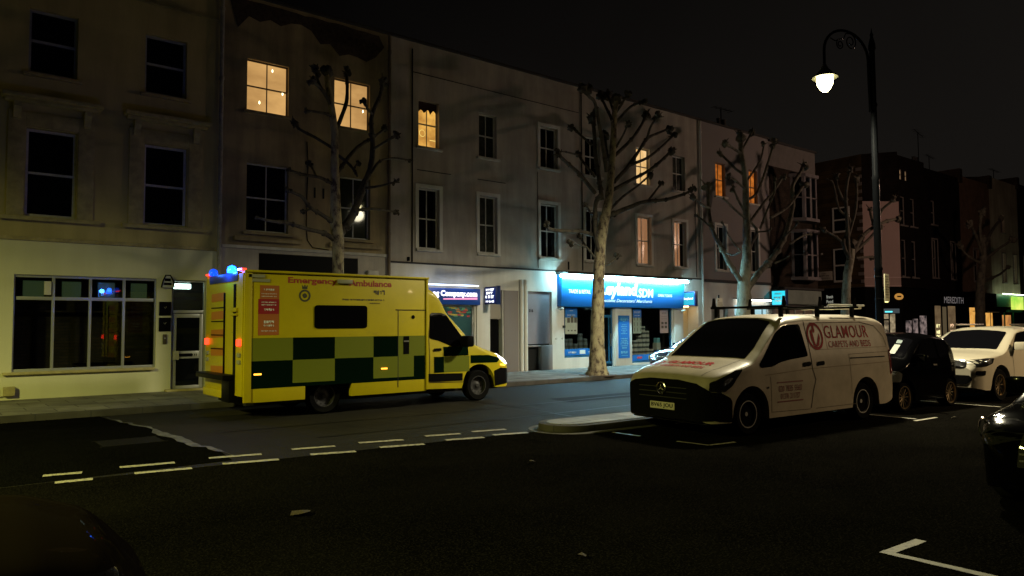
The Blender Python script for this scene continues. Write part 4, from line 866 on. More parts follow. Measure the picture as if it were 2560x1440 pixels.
b = MB(); b.box(57.2, 59.0, ya_-.4, ya_-.25, 2.52, 2.56); b.box(60.0, 61.9, ya_-.4, ya_-.25, 2.48, 2.52); b.build('ledge', M_trim, H_)
b = MB(); b.box(63.7, 65.5, ya_, ya_+.015, .2, 2.3); o = b.build('shop_window', emi('orange_shop', (.95, .42, .10), .7, (.5, .2, .06), (1.6, 1, 1.4)), I_)
b = MB(); text_wall(b, 'G', 65.05, ya_-.01, .9, W=.5, H=.55, bold=.06); scribble(b, 64.2, ya_-.01, 1.0, W=.5, H=.7, bold=.03); b.build('window_lettering', M_black, o)
b = MB(); b.box(64.0, 64.25, ya_-.02, ya_+.01, .1, 2.5); b.box(65.9, 66.15, ya_-.02, ya_+.01, .1, 2.5); b.box(63.9, 66.9, WY-.4, WY-.26, 2.52, 2.68); b.build('green_frame', mat('green_paint', (.02, .28, .13), .4), I_)
s3 = empty('lit_shop_sign', (66.7, WY-.3, 3.2)); tag(s3, 'green and yellow backlit panel on the shop fascia near the right edge', 'shop sign')
b = MB(); b.box(64.9, 67.4, WY-.36, WY-.27, 2.72, 3.72); sub(b, s3).build('panel', emi('yellow_green_panel', (.85, .9, .16), 1.1, (.25, .65, .05), (.6, 1, .8)), s3)
b = MB(); b.tube([(62.2, WY-.6, 3.85), (68.9, WY-.6, 3.85)], .02, 6); sub(b, s3).build('tube_light', emi('pale_green_tube', (.8, 1, .6), 14), s3)
chimney(44.0+.9, WY+6, 12.0, 1.3, .7, .5, 'broad chimney on the corner building behind the lamp post')
chimney(53.1, WY+1.5, 12.2, .9, .6, .4, 'narrow chimney on the row house roof below the tall aerial', 2)
aerial(53.2, WY+1.3, 12.6, 2.2, 3.0, 'tall twin aerial over the row house roof', .2, 6)
aerial(54.9, WY+1.3, 12.5, .9, 2.0, 'short aerial on the row house roof beside the tall one', .15)
aerial(67.2, WY+1.3, 13.2, .8, 2.4, 'wide aerial on the roof near the right edge', .05, 6)
# ------------------------------------------------------------------ trees
def bark_mat(name, c1, c2, c3, sc=5):
    m = mat(name, c1, .85); n = m.node_tree; b = n.nodes['Principled BSDF']
    t = n.nodes.new('ShaderNodeTexCoord'); mp = n.nodes.new('ShaderNodeMapping'); mp.inputs['Scale'].default_value = (1, 1, .55); n.links.new(t.outputs['Object'], mp.inputs[0])
    v = n.nodes.new('ShaderNodeTexNoise'); v.inputs['Scale'].default_value = sc; v.inputs['Detail'].default_value = 5; v.inputs['Roughness'].default_value = .7; n.links.new(mp.outputs[0], v.inputs['Vector'])
    r = n.nodes.new('ShaderNodeValToRGB'); e = r.color_ramp.elements; e[0].position = .40; e[0].color = (*c3, 1); e[1].position = .62; e[1].color = (*c1, 1); k = e.new(.47); k.color = (*c2, 1)
    n.links.new(v.outputs['Fac'], r.inputs[0]); n.links.new(r.outputs[0], b.inputs['Base Color'])
    bp = n.nodes.new('ShaderNodeBump'); bp.inputs['Strength'].default_value = .8; bp.inputs['Distance'].default_value = .02; n.links.new(v.outputs['Fac'], bp.inputs['Height']); n.links.new(bp.outputs[0], b.inputs['Normal'])
    return m
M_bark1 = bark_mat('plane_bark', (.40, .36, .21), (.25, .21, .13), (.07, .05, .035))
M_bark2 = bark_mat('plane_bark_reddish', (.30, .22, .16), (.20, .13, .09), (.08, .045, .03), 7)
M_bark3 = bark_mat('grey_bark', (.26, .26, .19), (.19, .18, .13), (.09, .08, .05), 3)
M_limb1 = bark_mat('darkened_old_bark', (.085, .075, .05), (.055, .048, .033), (.025, .02, .015))  # old limbs, bark darkened further so they read as unlit silhouettes
M_limb3 = bark_mat('grey_limb_bark', (.17, .165, .12), (.10, .095, .07), (.04, .036, .025), 3)  # limb tone lowered too, for the weaker light above
def catmull(P, n=4):
    if len(P) < 3: return [P[0].lerp(P[1], i/n) for i in range(n+1)]
    Q = [P[0]*2-P[1]]+P+[P[-1]*2-P[-2]]; o = []
    for i in range(1, len(Q)-2):
        for k in range(n):
            t = k/n; a, b_, c, d = Q[i-1], Q[i], Q[i+1], Q[i+2]
            o.append(.5*((2*b_)+(c-a)*t+(2*a-5*b_+4*c-d)*t*t+(3*b_-a-3*c+d)*t**3))
    o.append(P[-1]); return o
def tree(base, Y, label, trunk, limbs, m_trunk, m_limb, rtop, kn=.13, spread=.9, scl=(.80, .60)):
    """trunk: [(u, v, radius px)], limbs: list of (points [(u, v)], r0 px, r1 px, knuckle scale)"""
    g = at(base[0], base[1], Y=Y); pxm = float(np.dot(np.array(g)-CAM, FW))/CF*scl[0]; pxl = pxm*scl[1]/scl[0]; root = empty('plane_tree', (g.x, Y, .12)); tag(root, label, 'tree', 'pollarded street trees')
    def W(u, v, dy=0): return at(u, v, Y=Y+dy)
    P = catmull([W(u, v) for u, v, r in trunk], 5); rr = []
    n = len(trunk)
    for i in range(len(P)):
        t = i/5; k = min(int(t), n-2); f = t-k; rr.append((trunk[k][2]*(1-f)+trunk[k+1][2]*f)*pxm)
    P[0].z = .10
    b = MB(); b.tube(P, rr, 14, jit=.05); sub(b, root)
    tr = b.build('trunk', [m_trunk], root, smooth=True, ang=80)
    if kn: b.cm = 0
    kb = MB(); kb.lump(P[-1], kn*1.2, 9, .35); sub(kb, root).build('knuckle', m_limb, root, smooth=True, ang=70)
    for i, (pts, r0, r1, ks) in enumerate(limbs):
        sgn = (-1 if i % 2 else 1)*random.uniform(.35, 1)*spread
        V = []; m_ = len(pts)
        for j, (u, v) in enumerate(pts): V.append(W(u, v, sgn*(j/(m_-1))**1.2))
        Q = catmull(V, 4); k = len(Q); b = MB()
        b.tube(Q, [(r0+(r1-r0)*j/(k-1))*pxl for j in range(k)], 8, jit=.10)
        if ks:
            dr = (Q[-1]-Q[-2]).normalized()
            for q in range(6): b.lump(Q[-1]+dr*random.uniform(-.10, .12)*ks+Vector((random.uniform(-1, 1), random.uniform(-1, 1), random.uniform(-1, 1)))*.075*ks, kn*ks*random.uniform(.35, .68), 6, .5)
            for q in range(4):      # cut stubs of last year's shoots
                v = (dr+Vector((random.uniform(-1, 1), random.uniform(-1, 1), random.uniform(-.6, 1)))*.9).normalized(); b.tube([Q[-1], Q[-1]+v*kn*ks*random.uniform(1.1, 1.9)], [.03*ks, .012], 5)
        # small bumps of old cuts along the limb
        for q in range(max(1, k//5)):
            j = random.randrange(1, k-1); b.lump(Q[j], (r0+(r1-r0)*j/(k-1))*pxl*1.35, 6, .25)
        sub(b, root).build('limb', m_limb, root, smooth=True, ang=70)
    return root
T1 = [([(836, 330), (849, 303), (866, 255), (868, 215), (866, 182)], 8, 6, 1), ([(829, 265), (808, 228), (790, 210), (782, 200)], 7, 5, .9), ([(806, 228), (794, 200), (790, 178)], 6, 5, 1.1),
      ([(830, 292), (815, 284), (793, 280), (770, 277)], 5, 4, .6), ([(834, 372), (790, 345), (752, 325), (733, 309)], 6, 4, .9), ([(836, 462), (800, 444), (760, 437), (722, 425)], 7, 4, .5), ([(790, 441), (783, 425), (773, 411)], 4, 3, .7),
      ([(838, 560), (810, 540), (775, 518), (755, 492), (725, 478)], 8, 5, .6), ([(779, 521), (768, 525), (756, 529)], 4, 3, .5), ([(840, 602), (810, 583), (770, 573), (720, 558), (680, 553), (645, 545)], 9, 4, .4),
      ([(849, 585), (876, 549), (895, 505), (910, 460), (925, 425), (932, 370), (928, 310), (933, 278), (950, 240), (957, 205)], 15, 6, 1.2), ([(930, 285), (918, 270), (911, 257)], 5, 4, .7),
      ([(846, 428), (880, 382), (905, 360), (935, 342), (961, 323)], 7, 5, .9), ([(842, 385), (870, 408), (885, 425), (893, 440)], 6, 4, 0), ([(884, 428), (888, 416), (894, 408)], 4, 3, .6), ([(934, 372), (970, 350), (993, 338)], 5, 4, .8),
      ([(928, 432), (950, 403), (985, 395), (1024, 401)], 5, 3, .5), ([(914, 470), (950, 465), (987, 455)], 5, 3, .6), ([(894, 525), (940, 522), (988, 530)], 6, 4, .6)]
tree((846, 1003), 17.0, 'pollarded plane tree with a pale trunk rising behind the ambulance', [(846, 1003, 24), (846, 930, 18), (845, 800, 15), (845, 680, 15), (845, 620, 16), (843, 585, 18), (839, 540, 15), (838, 470, 13), (837, 400, 11), (836, 330, 10), (828, 262, 9), (820, 215, 8), (817, 178, 7)], T1, M_bark1, M_limb1, 0, .12, scl=(.92, .72))
T2 = [([(1530, 300), (1512, 262), (1502, 242)], 7, 5, 1.1), ([(1540, 305), (1578, 266), (1608, 255)], 6, 5, .9), ([(1536, 390), (1578, 349), (1602, 315), (1617, 286)], 8, 6, 1.3), ([(1536, 375), (1557, 339), (1569, 312)], 5, 4, .9),
      ([(1536, 455), (1571, 415), (1602, 370), (1618, 346), (1647, 332), (1674, 321)], 9, 5, 1.1), ([(1618, 346), (1626, 318), (1643, 293)], 5, 5, 1), ([(1572, 414), (1619, 394), (1654, 367), (1682, 340)], 7, 5, 1), ([(1532, 475), (1578, 450), (1623, 426), (1654, 401), (1677, 378)], 8, 6, 1),
      ([(1528, 521), (1557, 492), (1595, 464), (1625, 437)], 6, 4, .9), ([(1524, 540), (1571, 519), (1612, 504), (1665, 499), (1710, 485), (1733, 473)], 11, 5, .9), ([(1620, 502), (1647, 467), (1653, 459)], 5, 4, .8),
      ([(1499, 640), (1488, 582), (1489, 512), (1501, 488)], 9, 9, 0), ([(1505, 500), (1497, 443), (1489, 394), (1486, 339), (1482, 300)], 10, 8, 1.6), ([(1516, 430), (1508, 367), (1498, 315), (1488, 259), (1474, 242), (1461, 229)], 9, 6, 1.4), ([(1519, 400), (1514, 360), (1511, 336)], 7, 6, 1),
      ([(1487, 482), (1449, 436), (1415, 405), (1397, 388)], 9, 6, .9), ([(1488, 442), (1460, 408), (1445, 386)], 6, 5, .9), ([(1446, 388), (1415, 380), (1394, 378)], 4, 3, .6), ([(1480, 363), (1453, 339), (1431, 319)], 6, 5, 1),
      ([(1492, 590), (1456, 580), (1415, 578), (1376, 573), (1366, 562)], 9, 6, .8), ([(1488, 645), (1463, 613), (1449, 590)], 5, 4, .8), ([(1464, 617), (1445, 610), (1428, 608)], 4, 3, .7), ([(1508, 665), (1529, 655), (1544, 640)], 5, 4, .8), ([(1486, 545), (1475, 530), (1464, 511)], 5, 4, .6),
      ([(1538, 290), (1528, 262), (1520, 236)], 6, 5, 1.2), ([(1538, 285), (1555, 258), (1567, 240)], 6, 5, 1)]
tree((1494, 944), 16.98, 'large pollarded plane tree with a reddish flaking base in front of the blue paint shop', [(1494, 946, 44), (1494, 925, 31), (1493, 890, 25), (1493, 850, 22), (1495, 760, 20), (1497, 690, 18), (1501, 617, 17), (1508, 565, 17), (1516, 528, 15), (1522, 495, 13), (1527, 443, 12), (1531, 391, 11), (1534, 339, 10), (1536, 287, 9), (1542, 248, 8)], T2, M_bark1, M_limb1, 0, .14)
T3 = [([(1850, 700), (1820, 653), (1803, 617), (1783, 580), (1773, 533), (1770, 480), (1767, 466)], 11, 6, 1.5), ([(1772, 520), (1750, 507), (1731, 490)], 5, 4, .9), ([(1778, 568), (1753, 547), (1741, 539)], 4, 3, .5), ([(1815, 632), (1833, 638), (1850, 630)], 4, 3, .3),
      ([(1866, 728), (1893, 687), (1927, 650), (1957, 603), (1973, 557), (1982, 513), (1981, 467), (1997, 437), (2010, 414)], 15, 7, 1.5), ([(1962, 590), (1987, 567), (1992, 556)], 4, 4, .5), ([(1975, 609), (2007, 590), (2026, 585)], 5, 4, .7), ([(1936, 658), (1955, 650), (1970, 642)], 5, 3, .3),
      ([(1868, 655), (1877, 613), (1893, 580), (1877, 553), (1872, 527)], 8, 4, .3), ([(1893, 580), (1920, 577), (1926, 573)], 4, 3, .4), ([(1872, 560), (1907, 510), (1933, 480), (1956, 444)], 6, 5, .9), ([(1900, 572), (1923, 513), (1936, 480), (1938, 451)], 5, 4, .7),
      ([(1926, 545), (1970, 517), (2000, 477), (2008, 466)], 6, 6, 1.4), ([(1864, 547), (1833, 520), (1810, 497)], 5, 4, .4), ([(1864, 533), (1847, 503), (1833, 471)], 5, 4, .8), ([(1863, 473), (1837, 450), (1818, 441)], 5, 4, .8), ([(1862, 437), (1840, 423), (1820, 403), (1801, 384)], 6, 5, .9),
      ([(1855, 385), (1827, 367), (1813, 360)], 6, 5, 1), ([(1868, 450), (1900, 403), (1910, 361)], 5, 4, .9), ([(1868, 500), (1893, 480), (1920, 407), (1933, 362)], 6, 5, 1.2), ([(1852, 365), (1858, 345), (1848, 335)], 5, 5, 1), ([(1850, 625), (1827, 597), (1807, 558)], 4, 3, .4), ([(1858, 370), (1872, 345), (1880, 330)], 5, 5, 1)]
tree((1855, 925), 17.0, 'smooth grey plane tree with wide forked limbs beyond the white van roof', [(1855, 925, 30), (1856, 850, 24), (1858, 790, 22), (1861, 757, 22), (1860, 713, 20), (1866, 650, 15), (1867, 580, 12), (1865, 513, 11), (1863, 463, 9), (1860, 423, 8), (1853, 380, 8), (1852, 345, 7)], T3, M_bark3, M_limb3, 0, .15)
T4 = [([(2125, 650), (2108, 608), (2120, 580), (2125, 556), (2118, 540), (2097, 521), (2083, 459), (2069, 448)], 9, 3, .3), ([(2125, 655), (2145, 608), (2167, 580), (2208, 556), (2243, 547)], 10, 6, 1), ([(2185, 567), (2178, 540), (2174, 522)], 6, 5, .9), ([(2190, 562), (2205, 525), (2233, 501)], 6, 5, .9),
      ([(2140, 645), (2162, 643), (2181, 643)], 5, 5, .8), ([(2122, 650), (2118, 560), (2115, 480), (2125, 425)], 9, 5, 1), ([(2128, 640), (2100, 600), (2060, 575)], 7, 4, .8), ([(2122, 590), (2140, 520), (2142, 450)], 6, 5, 1), ([(2118, 520), (2095, 470), (2090, 440)], 5, 4, .9), ([(2125, 640), (2170, 600), (2196, 570)], 7, 5, 1)]
tree((2112, 895), 17.1, 'dark plane tree between the street name plate and the lamp post', [(2112, 895, 22), (2113, 800, 15), (2115, 760, 14), (2117, 702, 12), (2122, 665, 13), (2128, 640, 10), (2130, 610, 8)], T4, M_bark3, M_limb1, 0, .2)
T5 = [([(2462, 700), (2496, 688), (2521, 668)], 6, 4, .8), ([(2457, 640), (2440, 590), (2425, 560)], 7, 5, 1), ([(2458, 640), (2475, 585), (2500, 550)], 7, 5, 1), ([(2456, 620), (2450, 570), (2455, 530)], 7, 5, 1), ([(2456, 660), (2420, 640), (2400, 615)], 6, 4, 1), ([(2460, 650), (2500, 620), (2530, 600)], 6, 4, 1)]
tree((2452, 885), 17.2, 'brown plane tree in front of the amber lit shop near the right edge', [(2452, 885, 20), (2451, 800, 14), (2450, 760, 14), (2452, 702, 12), (2458, 640, 11), (2456, 600, 8)], T5, M_limb1, M_limb1, 0, .25)
# reddish peeled bark on the foot of the big tree
g = at(1494, 944, Y=16.98)
b = MB(); b.tube([(g.x, 16.98, .1), (g.x, 16.98, .127)], .62, 14); o = b.build('tree_pit', mat('tree_pit_soil', (.09, .06, .045), .9, var=.4), None); tag(o, kind='structure')
# ------------------------------------------------------------------ vehicles
def pl(P, sm=.05):
    xs = [p[0] for p in P]; ys = [p[1] for p in P]
    def f(x):
        return sum(float(np.interp(x+d*sm, xs, ys)) for d in (-1, -.5, 0, .5, 1))/5
    return f
class Body:
    """vehicle shell: x backward from the nose, y across, z up"""
    def __init__(s, L, zt, w, tum, rc, n=3.2, zb=.2, arches=(), sm=.05, x0=0.0):
        s.L = L; s.x0 = x0; s.zt = pl(zt, sm); s.w = pl(w, .03); s.tum = pl(tum, .04); s.rc = pl(rc, sm); s.n = n
        s.zb0 = pl(zb, .03) if not isinstance(zb, (int, float)) else (lambda x, z=zb: z); s.ar = arches
    def zb(s, x):
        z = s.zb0(x)
        for xc, zc, r in s.ar:
            if abs(x-xc) < r: z = max(z, zc+math.sqrt(r*r-(x-xc)**2))
        return z
    def hw(s, x, z): return s.w(x)*s.tum(z)
    def side(s, x, z):
        zt = s.zt(x); rc = s.rc(x); zs = zt-rc
        if z <= zs: return s.hw(x, z)
        return s.hw(x, zs)*max(0, 1-min(1, (z-zs)/rc)**s.n)**(1/s.n)
    def top(s, x, y):
        zt = s.zt(x); rc = s.rc(x); zs = zt-rc; Y = s.hw(x, zs)
        return zs+rc*max(0, 1-min(1, abs(y)/Y)**s.n)**(1/s.n)
    def front(s, y, z, rear=False):
        def ok(x): return s.side(x, z) >= abs(y)-1e-4 and s.zt(x) > z
        a = s.L if rear else s.x0; st = -.02 if rear else .02; x = a
        for _ in range(150):
            if ok(x): break
            x += st
        if x == a: return a
        lo, hi = x-st, x
        for _ in range(8):
            m_ = (lo+hi)/2
            if ok(m_): hi = m_
            else: lo = m_
        return hi
    def mesh(s, step=.045, K=9, M=12):
        xs = set(np.arange(s.x0, s.L+1e-6, step).round(4).tolist()) | {s.L}
        for k in (.01, .025): xs |= {s.x0+k, s.L-k}
        for xc, zc, r in s.ar:
            for a in np.linspace(0, math.pi, 19): xs.add(round(xc+r*.999*math.cos(a), 4))
        xs = sorted(xs); b = MB(); rows = []
        for x in xs:
            zt, rc, zb = s.zt(x), s.rc(x), s.zb(x); zs = zt-rc; zb = min(zb, zs-.02); ring = []
            for k in range(K+1):
                z = zb+(zs-zb)*k/K; ring.append((s.hw(x, z), z))
            Y = s.hw(x, zs)
            for k in range(1, M+1):
                a = math.pi/2*k/M; ring.append((Y*max(0, math.cos(a))**(2/s.n), zs+rc*math.sin(a)**(2/s.n)))
            full = [(x, -y, z) for y, z in ring]+[(x, y, z) for y, z in ring[-2::-1]]
            rows.append(full)
        n = len(rows[0]); vs = [v for r in rows for v in r]; fs = []
        for i in range(len(rows)-1):
            for k in range(n-1): fs.append((i*n+k, i*n+k+1, (i+1)*n+k+1, (i+1)*n+k))
            fs.append((i*n+n-1, i*n, (i+1)*n, (i+1)*n+n-1))
        fs.append(tuple(range(n))); fs.append(tuple((len(rows)-1)*n+k for k in range(n-1, -1, -1)))
        b.add(vs, fs); return b
def cut(vs2, fs, step):
    bm = bmesh.new(); vv = [bm.verts.new((a, c, 0)) for a, c in vs2]
    for f in fs:
        try: bm.faces.new([vv[i] for i in f])
        except ValueError: pass
    bmesh.ops.triangulate(bm, faces=bm.faces)
    for ax in (0, 1):
        lo = min(v.co[ax] for v in bm.verts); hi = max(v.co[ax] for v in bm.verts); t = math.ceil(lo/step)*step
        while t < hi:
            no = (1, 0, 0) if ax == 0 else (0, 1, 0); co = (t, 0, 0) if ax == 0 else (0, t, 0)
            bmesh.ops.bisect_plane(bm, geom=bm.verts[:]+bm.edges[:]+bm.faces[:], plane_co=co, plane_no=no); t += step
    bm.verts.index_update(); o = ([(v.co.x, v.co.y) for v in bm.verts], [tuple(v.index for v in f.verts) for f in bm.faces]); bm.free(); return o
def rounded(poly, r=.05, n=4):
    o = []; k = len(poly)
    for i in range(k):
        p, a, c = Vector(poly[i]), Vector(poly[i-1]), Vector(poly[(i+1) % k]); d1, d2 = (a-p), (c-p); q = min(r, d1.length*.45, d2.length*.45)
        s1, s2 = p+d1.normalized()*q, p+d2.normalized()*q
        for j in range(n+1):
            t = j/n; v = s1*(1-t)**2+p*2*t*(1-t)+s2*t*t; o.append((v.x, v.y))
    return o
def patch(bd, kind, poly, eps=.005, step=.07, sg=1, geo=None, r=0):
    """lay a flat outline on the shell. side: (x,z); top: (x,y); front/rear: (y,z)"""
    if geo is None:
        if r: poly = rounded(poly, r)
        geo = (poly, [tuple(range(len(poly)))])
    vs, fs = cut(geo[0], geo[1], step); b = MB()
    def mp(p, q):
        if kind == 'side': return (p, sg*(bd.side(p, q)+eps), q)
        if kind == 'top': return (p, q, bd.top(p, q)+eps)
        if kind == 'front': return (bd.front(p, q)-eps, p, q)
        return (bd.front(p, q, True)+eps, p, q)
    b.add([mp(p, q) for p, q in vs], fs); return b
def ring_strip(bd, kind, line, wd, **k):
    """thin seam along an open polyline"""
    b = MB()
    for (x0, z0), (x1, z1) in zip(line, line[1:]):
        d = Vector((x1-x0, z1-z0)); n = Vector((-d.y, d.x)).normalized()*wd/2; e = d.normalized()*wd*.4
        q = [(x0-e.x+n.x, z0-e.y+n.y), (x1+e.x+n.x, z1+e.y+n.y), (x1+e.x-n.x, z1+e.y-n.y), (x0-e.x-n.x, z0-e.y-n.y)]
        p = patch(bd, kind, q, **k); b.add(p.v, p.f)
    return b
def side_text(bd, body, cx, cz, W, H, sg, eps=.006, **k):
    """lettering on a flank read from outside; sg=-1: reading direction is +x, sg=+1: -x"""
    vs, fs = text_geo(body, W, H, **k); m_ = 1 if sg < 0 else -1
    return patch(bd, 'side', None, eps, .12, sg, geo=([(cx+m_*a, cz+c) for a, c in vs], fs))
def wheel(root, x, y, r, wd, sg, rim_m, spokes=5, thin=False, dish=.35, rr=None):
    """sg: side the wheel faces; axle along y"""
    b = MB(); h = wd/2; rr = rr or r*.66
    b.lathe([(rr*.98, -h*.85), (r*.9, -h), (r, -h*.6), (r, h*.6), (r*.9, h), (rr*.98, h*.85)], 32, (x, y, r), 'y')
    b.lathe([(.001, -h*.5), (rr*.98, -h*.5)], 20, (x, y, r), 'y')
    o = b.build('wheel', M_rub, root, smooth=True, ang=50)
    b = MB(); f = sg*h; b.lathe([(rr, -f*.5), (rr, f*.86), (rr*.93, f*.86), (rr*.9, f*.3), (rr*.9, -f*.4)], 28, (x, y, r), 'y')
    b.lathe([(.001, f*.55), (rr*.16, f*.55), (rr*.2, f*.3)], 12, (x, y, r), 'y')
    if thin:
        for k in range(spokes):
            a = 2*math.pi*k/spokes
            b.tube([(x+math.cos(a)*rr*.1, y+f*.42, r+math.sin(a)*rr*.1), (x+math.cos(a)*rr*.95, y+f*.55, r+math.sin(a)*rr*.95)], rr*.05, 5)
    else:
        b.lathe([(rr*.18, f*.5), (rr*.5, f*.2), (rr*.62, f*.25), (rr*.9, f*.35)], 24, (x, y, r), 'y')
    ro = b.build('rim', rim_m, o, smooth=True, ang=50)
    if not thin:
        b = MB()
        for k in range(10):
            a = 2*math.pi*k/10; b.lathe([(.001, f*.36), (rr*.07, f*.36)], 8, (x+math.cos(a)*rr*.74, y, r+math.sin(a)*rr*.74), 'y')
        b.build('rim_hole', M_dark, ro)
    return o
def underbody(root, bd, x0, x1, z0=.22, z1=.6, k=.8):
    b = MB(); b.box(x0, x1, -bd.w(x1/2)*k, bd.w(x1/2)*k, z0, z1); b.build('underbody', M_dark, root)
def mirror(root, x, y, z, sg, m_, s=1.0):
    b = MB(); b.box(x-.06*s, x+.07*s, min(y, y+sg*.2*s), max(y, y+sg*.2*s), z, z+.17*s); o = b.build('door_mirror', m_, root, bevel=.035*s)
    b = MB(); b.box(x+.0, x+.05, min(y-sg*.12, y), max(y-sg*.12, y), z-.0, z+.05); b.build('mirror_arm', M_black, o)
def paint(name, col, coat=.6, rough=.35, **k): return mat(name, col, rough, coat=coat, **k)
W_front = [(0, .70), (.06, .80), (.2, .9), (.45, .955), (.8, .98), (4.9, .97), (5.1, .95), (5.2, .9)]
# ---------------- white van
VP = paint('van_white', (.50, .44, .33), .35, .4, var=.28, scale=1.6)
van = empty('parked_van', (9.32, 7.70, 0), R(-4.1)); tag(van, 'white panel van with red GLAMOUR lettering and a roof rack, parked beside the traffic island', 'van')
vb = Body(5.24, [(0, .78), (.04, .90), (.12, .98), (.3, 1.05), (.6, 1.11), (1.0, 1.2), (1.25, 1.36), (1.6, 1.63), (1.92, 1.83), (2.1, 1.88), (2.6, 1.92), (4.6, 1.92), (5.0, 1.89), (5.15, 1.82), (5.24, 1.6)],
          W_front[:-3]+[(4.9, .97), (5.1, .955), (5.24, .90)], [(0, .96), (.35, .99), (.7, 1), (1.05, .985), (1.2, .965), (1.6, .88), (1.95, .80)],
          [(0, .2), (.5, .14), (.95, .12), (1.3, .10), (1.8, .12), (2.2, .16), (5.24, .2)], 2.8, [(0, .30), (.1, .24), (4.9, .26), (5.24, .34)], [(.95, .35, .43), (4.22, .35, .43)])
vb.mesh().build('body', VP, van, smooth=True, ang=32)
underbody(van, vb, .12, 5.1)
for sg in (-1, 1):
    for x in (.95, 4.22): wheel(van, x, sg*.80, .335, .23, sg, M_steel, rr=.215)
    patch(vb, 'side', [(1.16, 1.10), (1.72, 1.60), (1.98, 1.72), (2.42, 1.74), (2.50, 1.20), (2.0, 1.16), (1.7, 1.12), (1.5, 1.06), (1.2, 1.05)], .006, .08, sg, r=.05).build('side_window', M_vglass, van, smooth=True)
    if 0: pass
    ring_strip(vb, 'side', [(2.56, 1.80), (2.58, 1.0), (2.66, .8), (2.58, .62), (2.52, .34)], .014, sg=sg, eps=.004).build('door_seam', M_dark, van)
    ring_strip(vb, 'side', [(1.43, .90), (1.45, .34), (2.5, .32)], .009, sg=sg, eps=.004).build('door_seam', mat('seam_brown', (.10, .08, .05), .7), van)
    ring_strip(vb, 'side', [(2.66, .32), (3.92, .32)], .009, sg=sg, eps=.004).build('door_seam', mat('seam_brown', (.10, .08, .05), .7), van)
    ring_strip(vb, 'side', [(3.75, 1.13), (4.9, 1.13)], .022, sg=sg, eps=.004).build('slide_rail', M_dark, van)
    ring_strip(vb, 'side', [(3.72, 1.20), (5.1, 1.22)], .008, sg=sg, eps=.004).build('door_seam', mat('seam_brown', (.10, .08, .05), .7), van)
    ring_strip(vb, 'side', [(3.72, 1.2), (3.75, .5)], .008, sg=sg, eps=.004).build('door_seam', mat('seam_brown', (.10, .08, .05), .7), van)
    ring_strip(vb, 'side', [(2.72, 1.76), (4.3, 1.77), (4.75, 1.7), (5.0, 1.5), (5.06, 1.33)], .014, sg=sg, eps=.004).build('panel_crease', mat('seam_brown', (.10, .08, .05), .7), van)
    ring_strip(vb, 'side', [(2.75, 1.3), (5.05, 1.31)], .008, sg=sg, eps=.004).build('panel_crease', mat('seam_soft', (.25, .2, .13), .7), van)
    ring_strip(vb, 'side', [(1.3, .93), (2.5, .99), (5.1, 1.03)], .012, sg=sg, eps=.004).build('panel_crease', mat('seam_soft', (.25, .2, .13), .7), van)
    for x in (2.32, 2.72):
        p = patch(vb, 'side', [(x, 1.03), (x+.22, 1.04), (x+.22, 1.11), (x, 1.10)], .012, .1, sg, r=.03); p.build('door_handle', M_black, van)
    ring_strip(vb, 'side', [(.55, .76), (.62, .70), (.78, .80), (.95, .80), (1.15, .76)], .0, sg=sg) if 0 else None
    patch(vb, 'side', [(.02, .3), (.5, .25), (.5, .56), (.46, .62), (.30, .70), (.12, .72), (.02, .70)], .006, .08, sg, r=.02).build('bumper_corner', mat('bumper_plastic', (.006, .006, .006), .7, spec=0), van, smooth=True)
    patch(vb, 'side', [(.10, .73), (.34, .71), (.50, .80), (.74, 1.04), (.62, 1.04), (.3, .93), (.12, .86)], .012, .05, sg, r=.03).build('headlight', mat('headlamp_dark', (.012, .012, .012), .08, spec=.5), van, smooth=True)
    patch(vb, 'side', [(.32, .80), (.42, .84), (.52, .92), (.45, .93), (.34, .88)], .018, .05, sg, r=.02).build('reflector', M_chrome, van)
    # marker lamp
    patch(vb, 'side', [(1.33, .72), (1.37, .72), (1.37, .75), (1.33, .75)], .01, .05, sg).build('side_marker', M_dark, van)
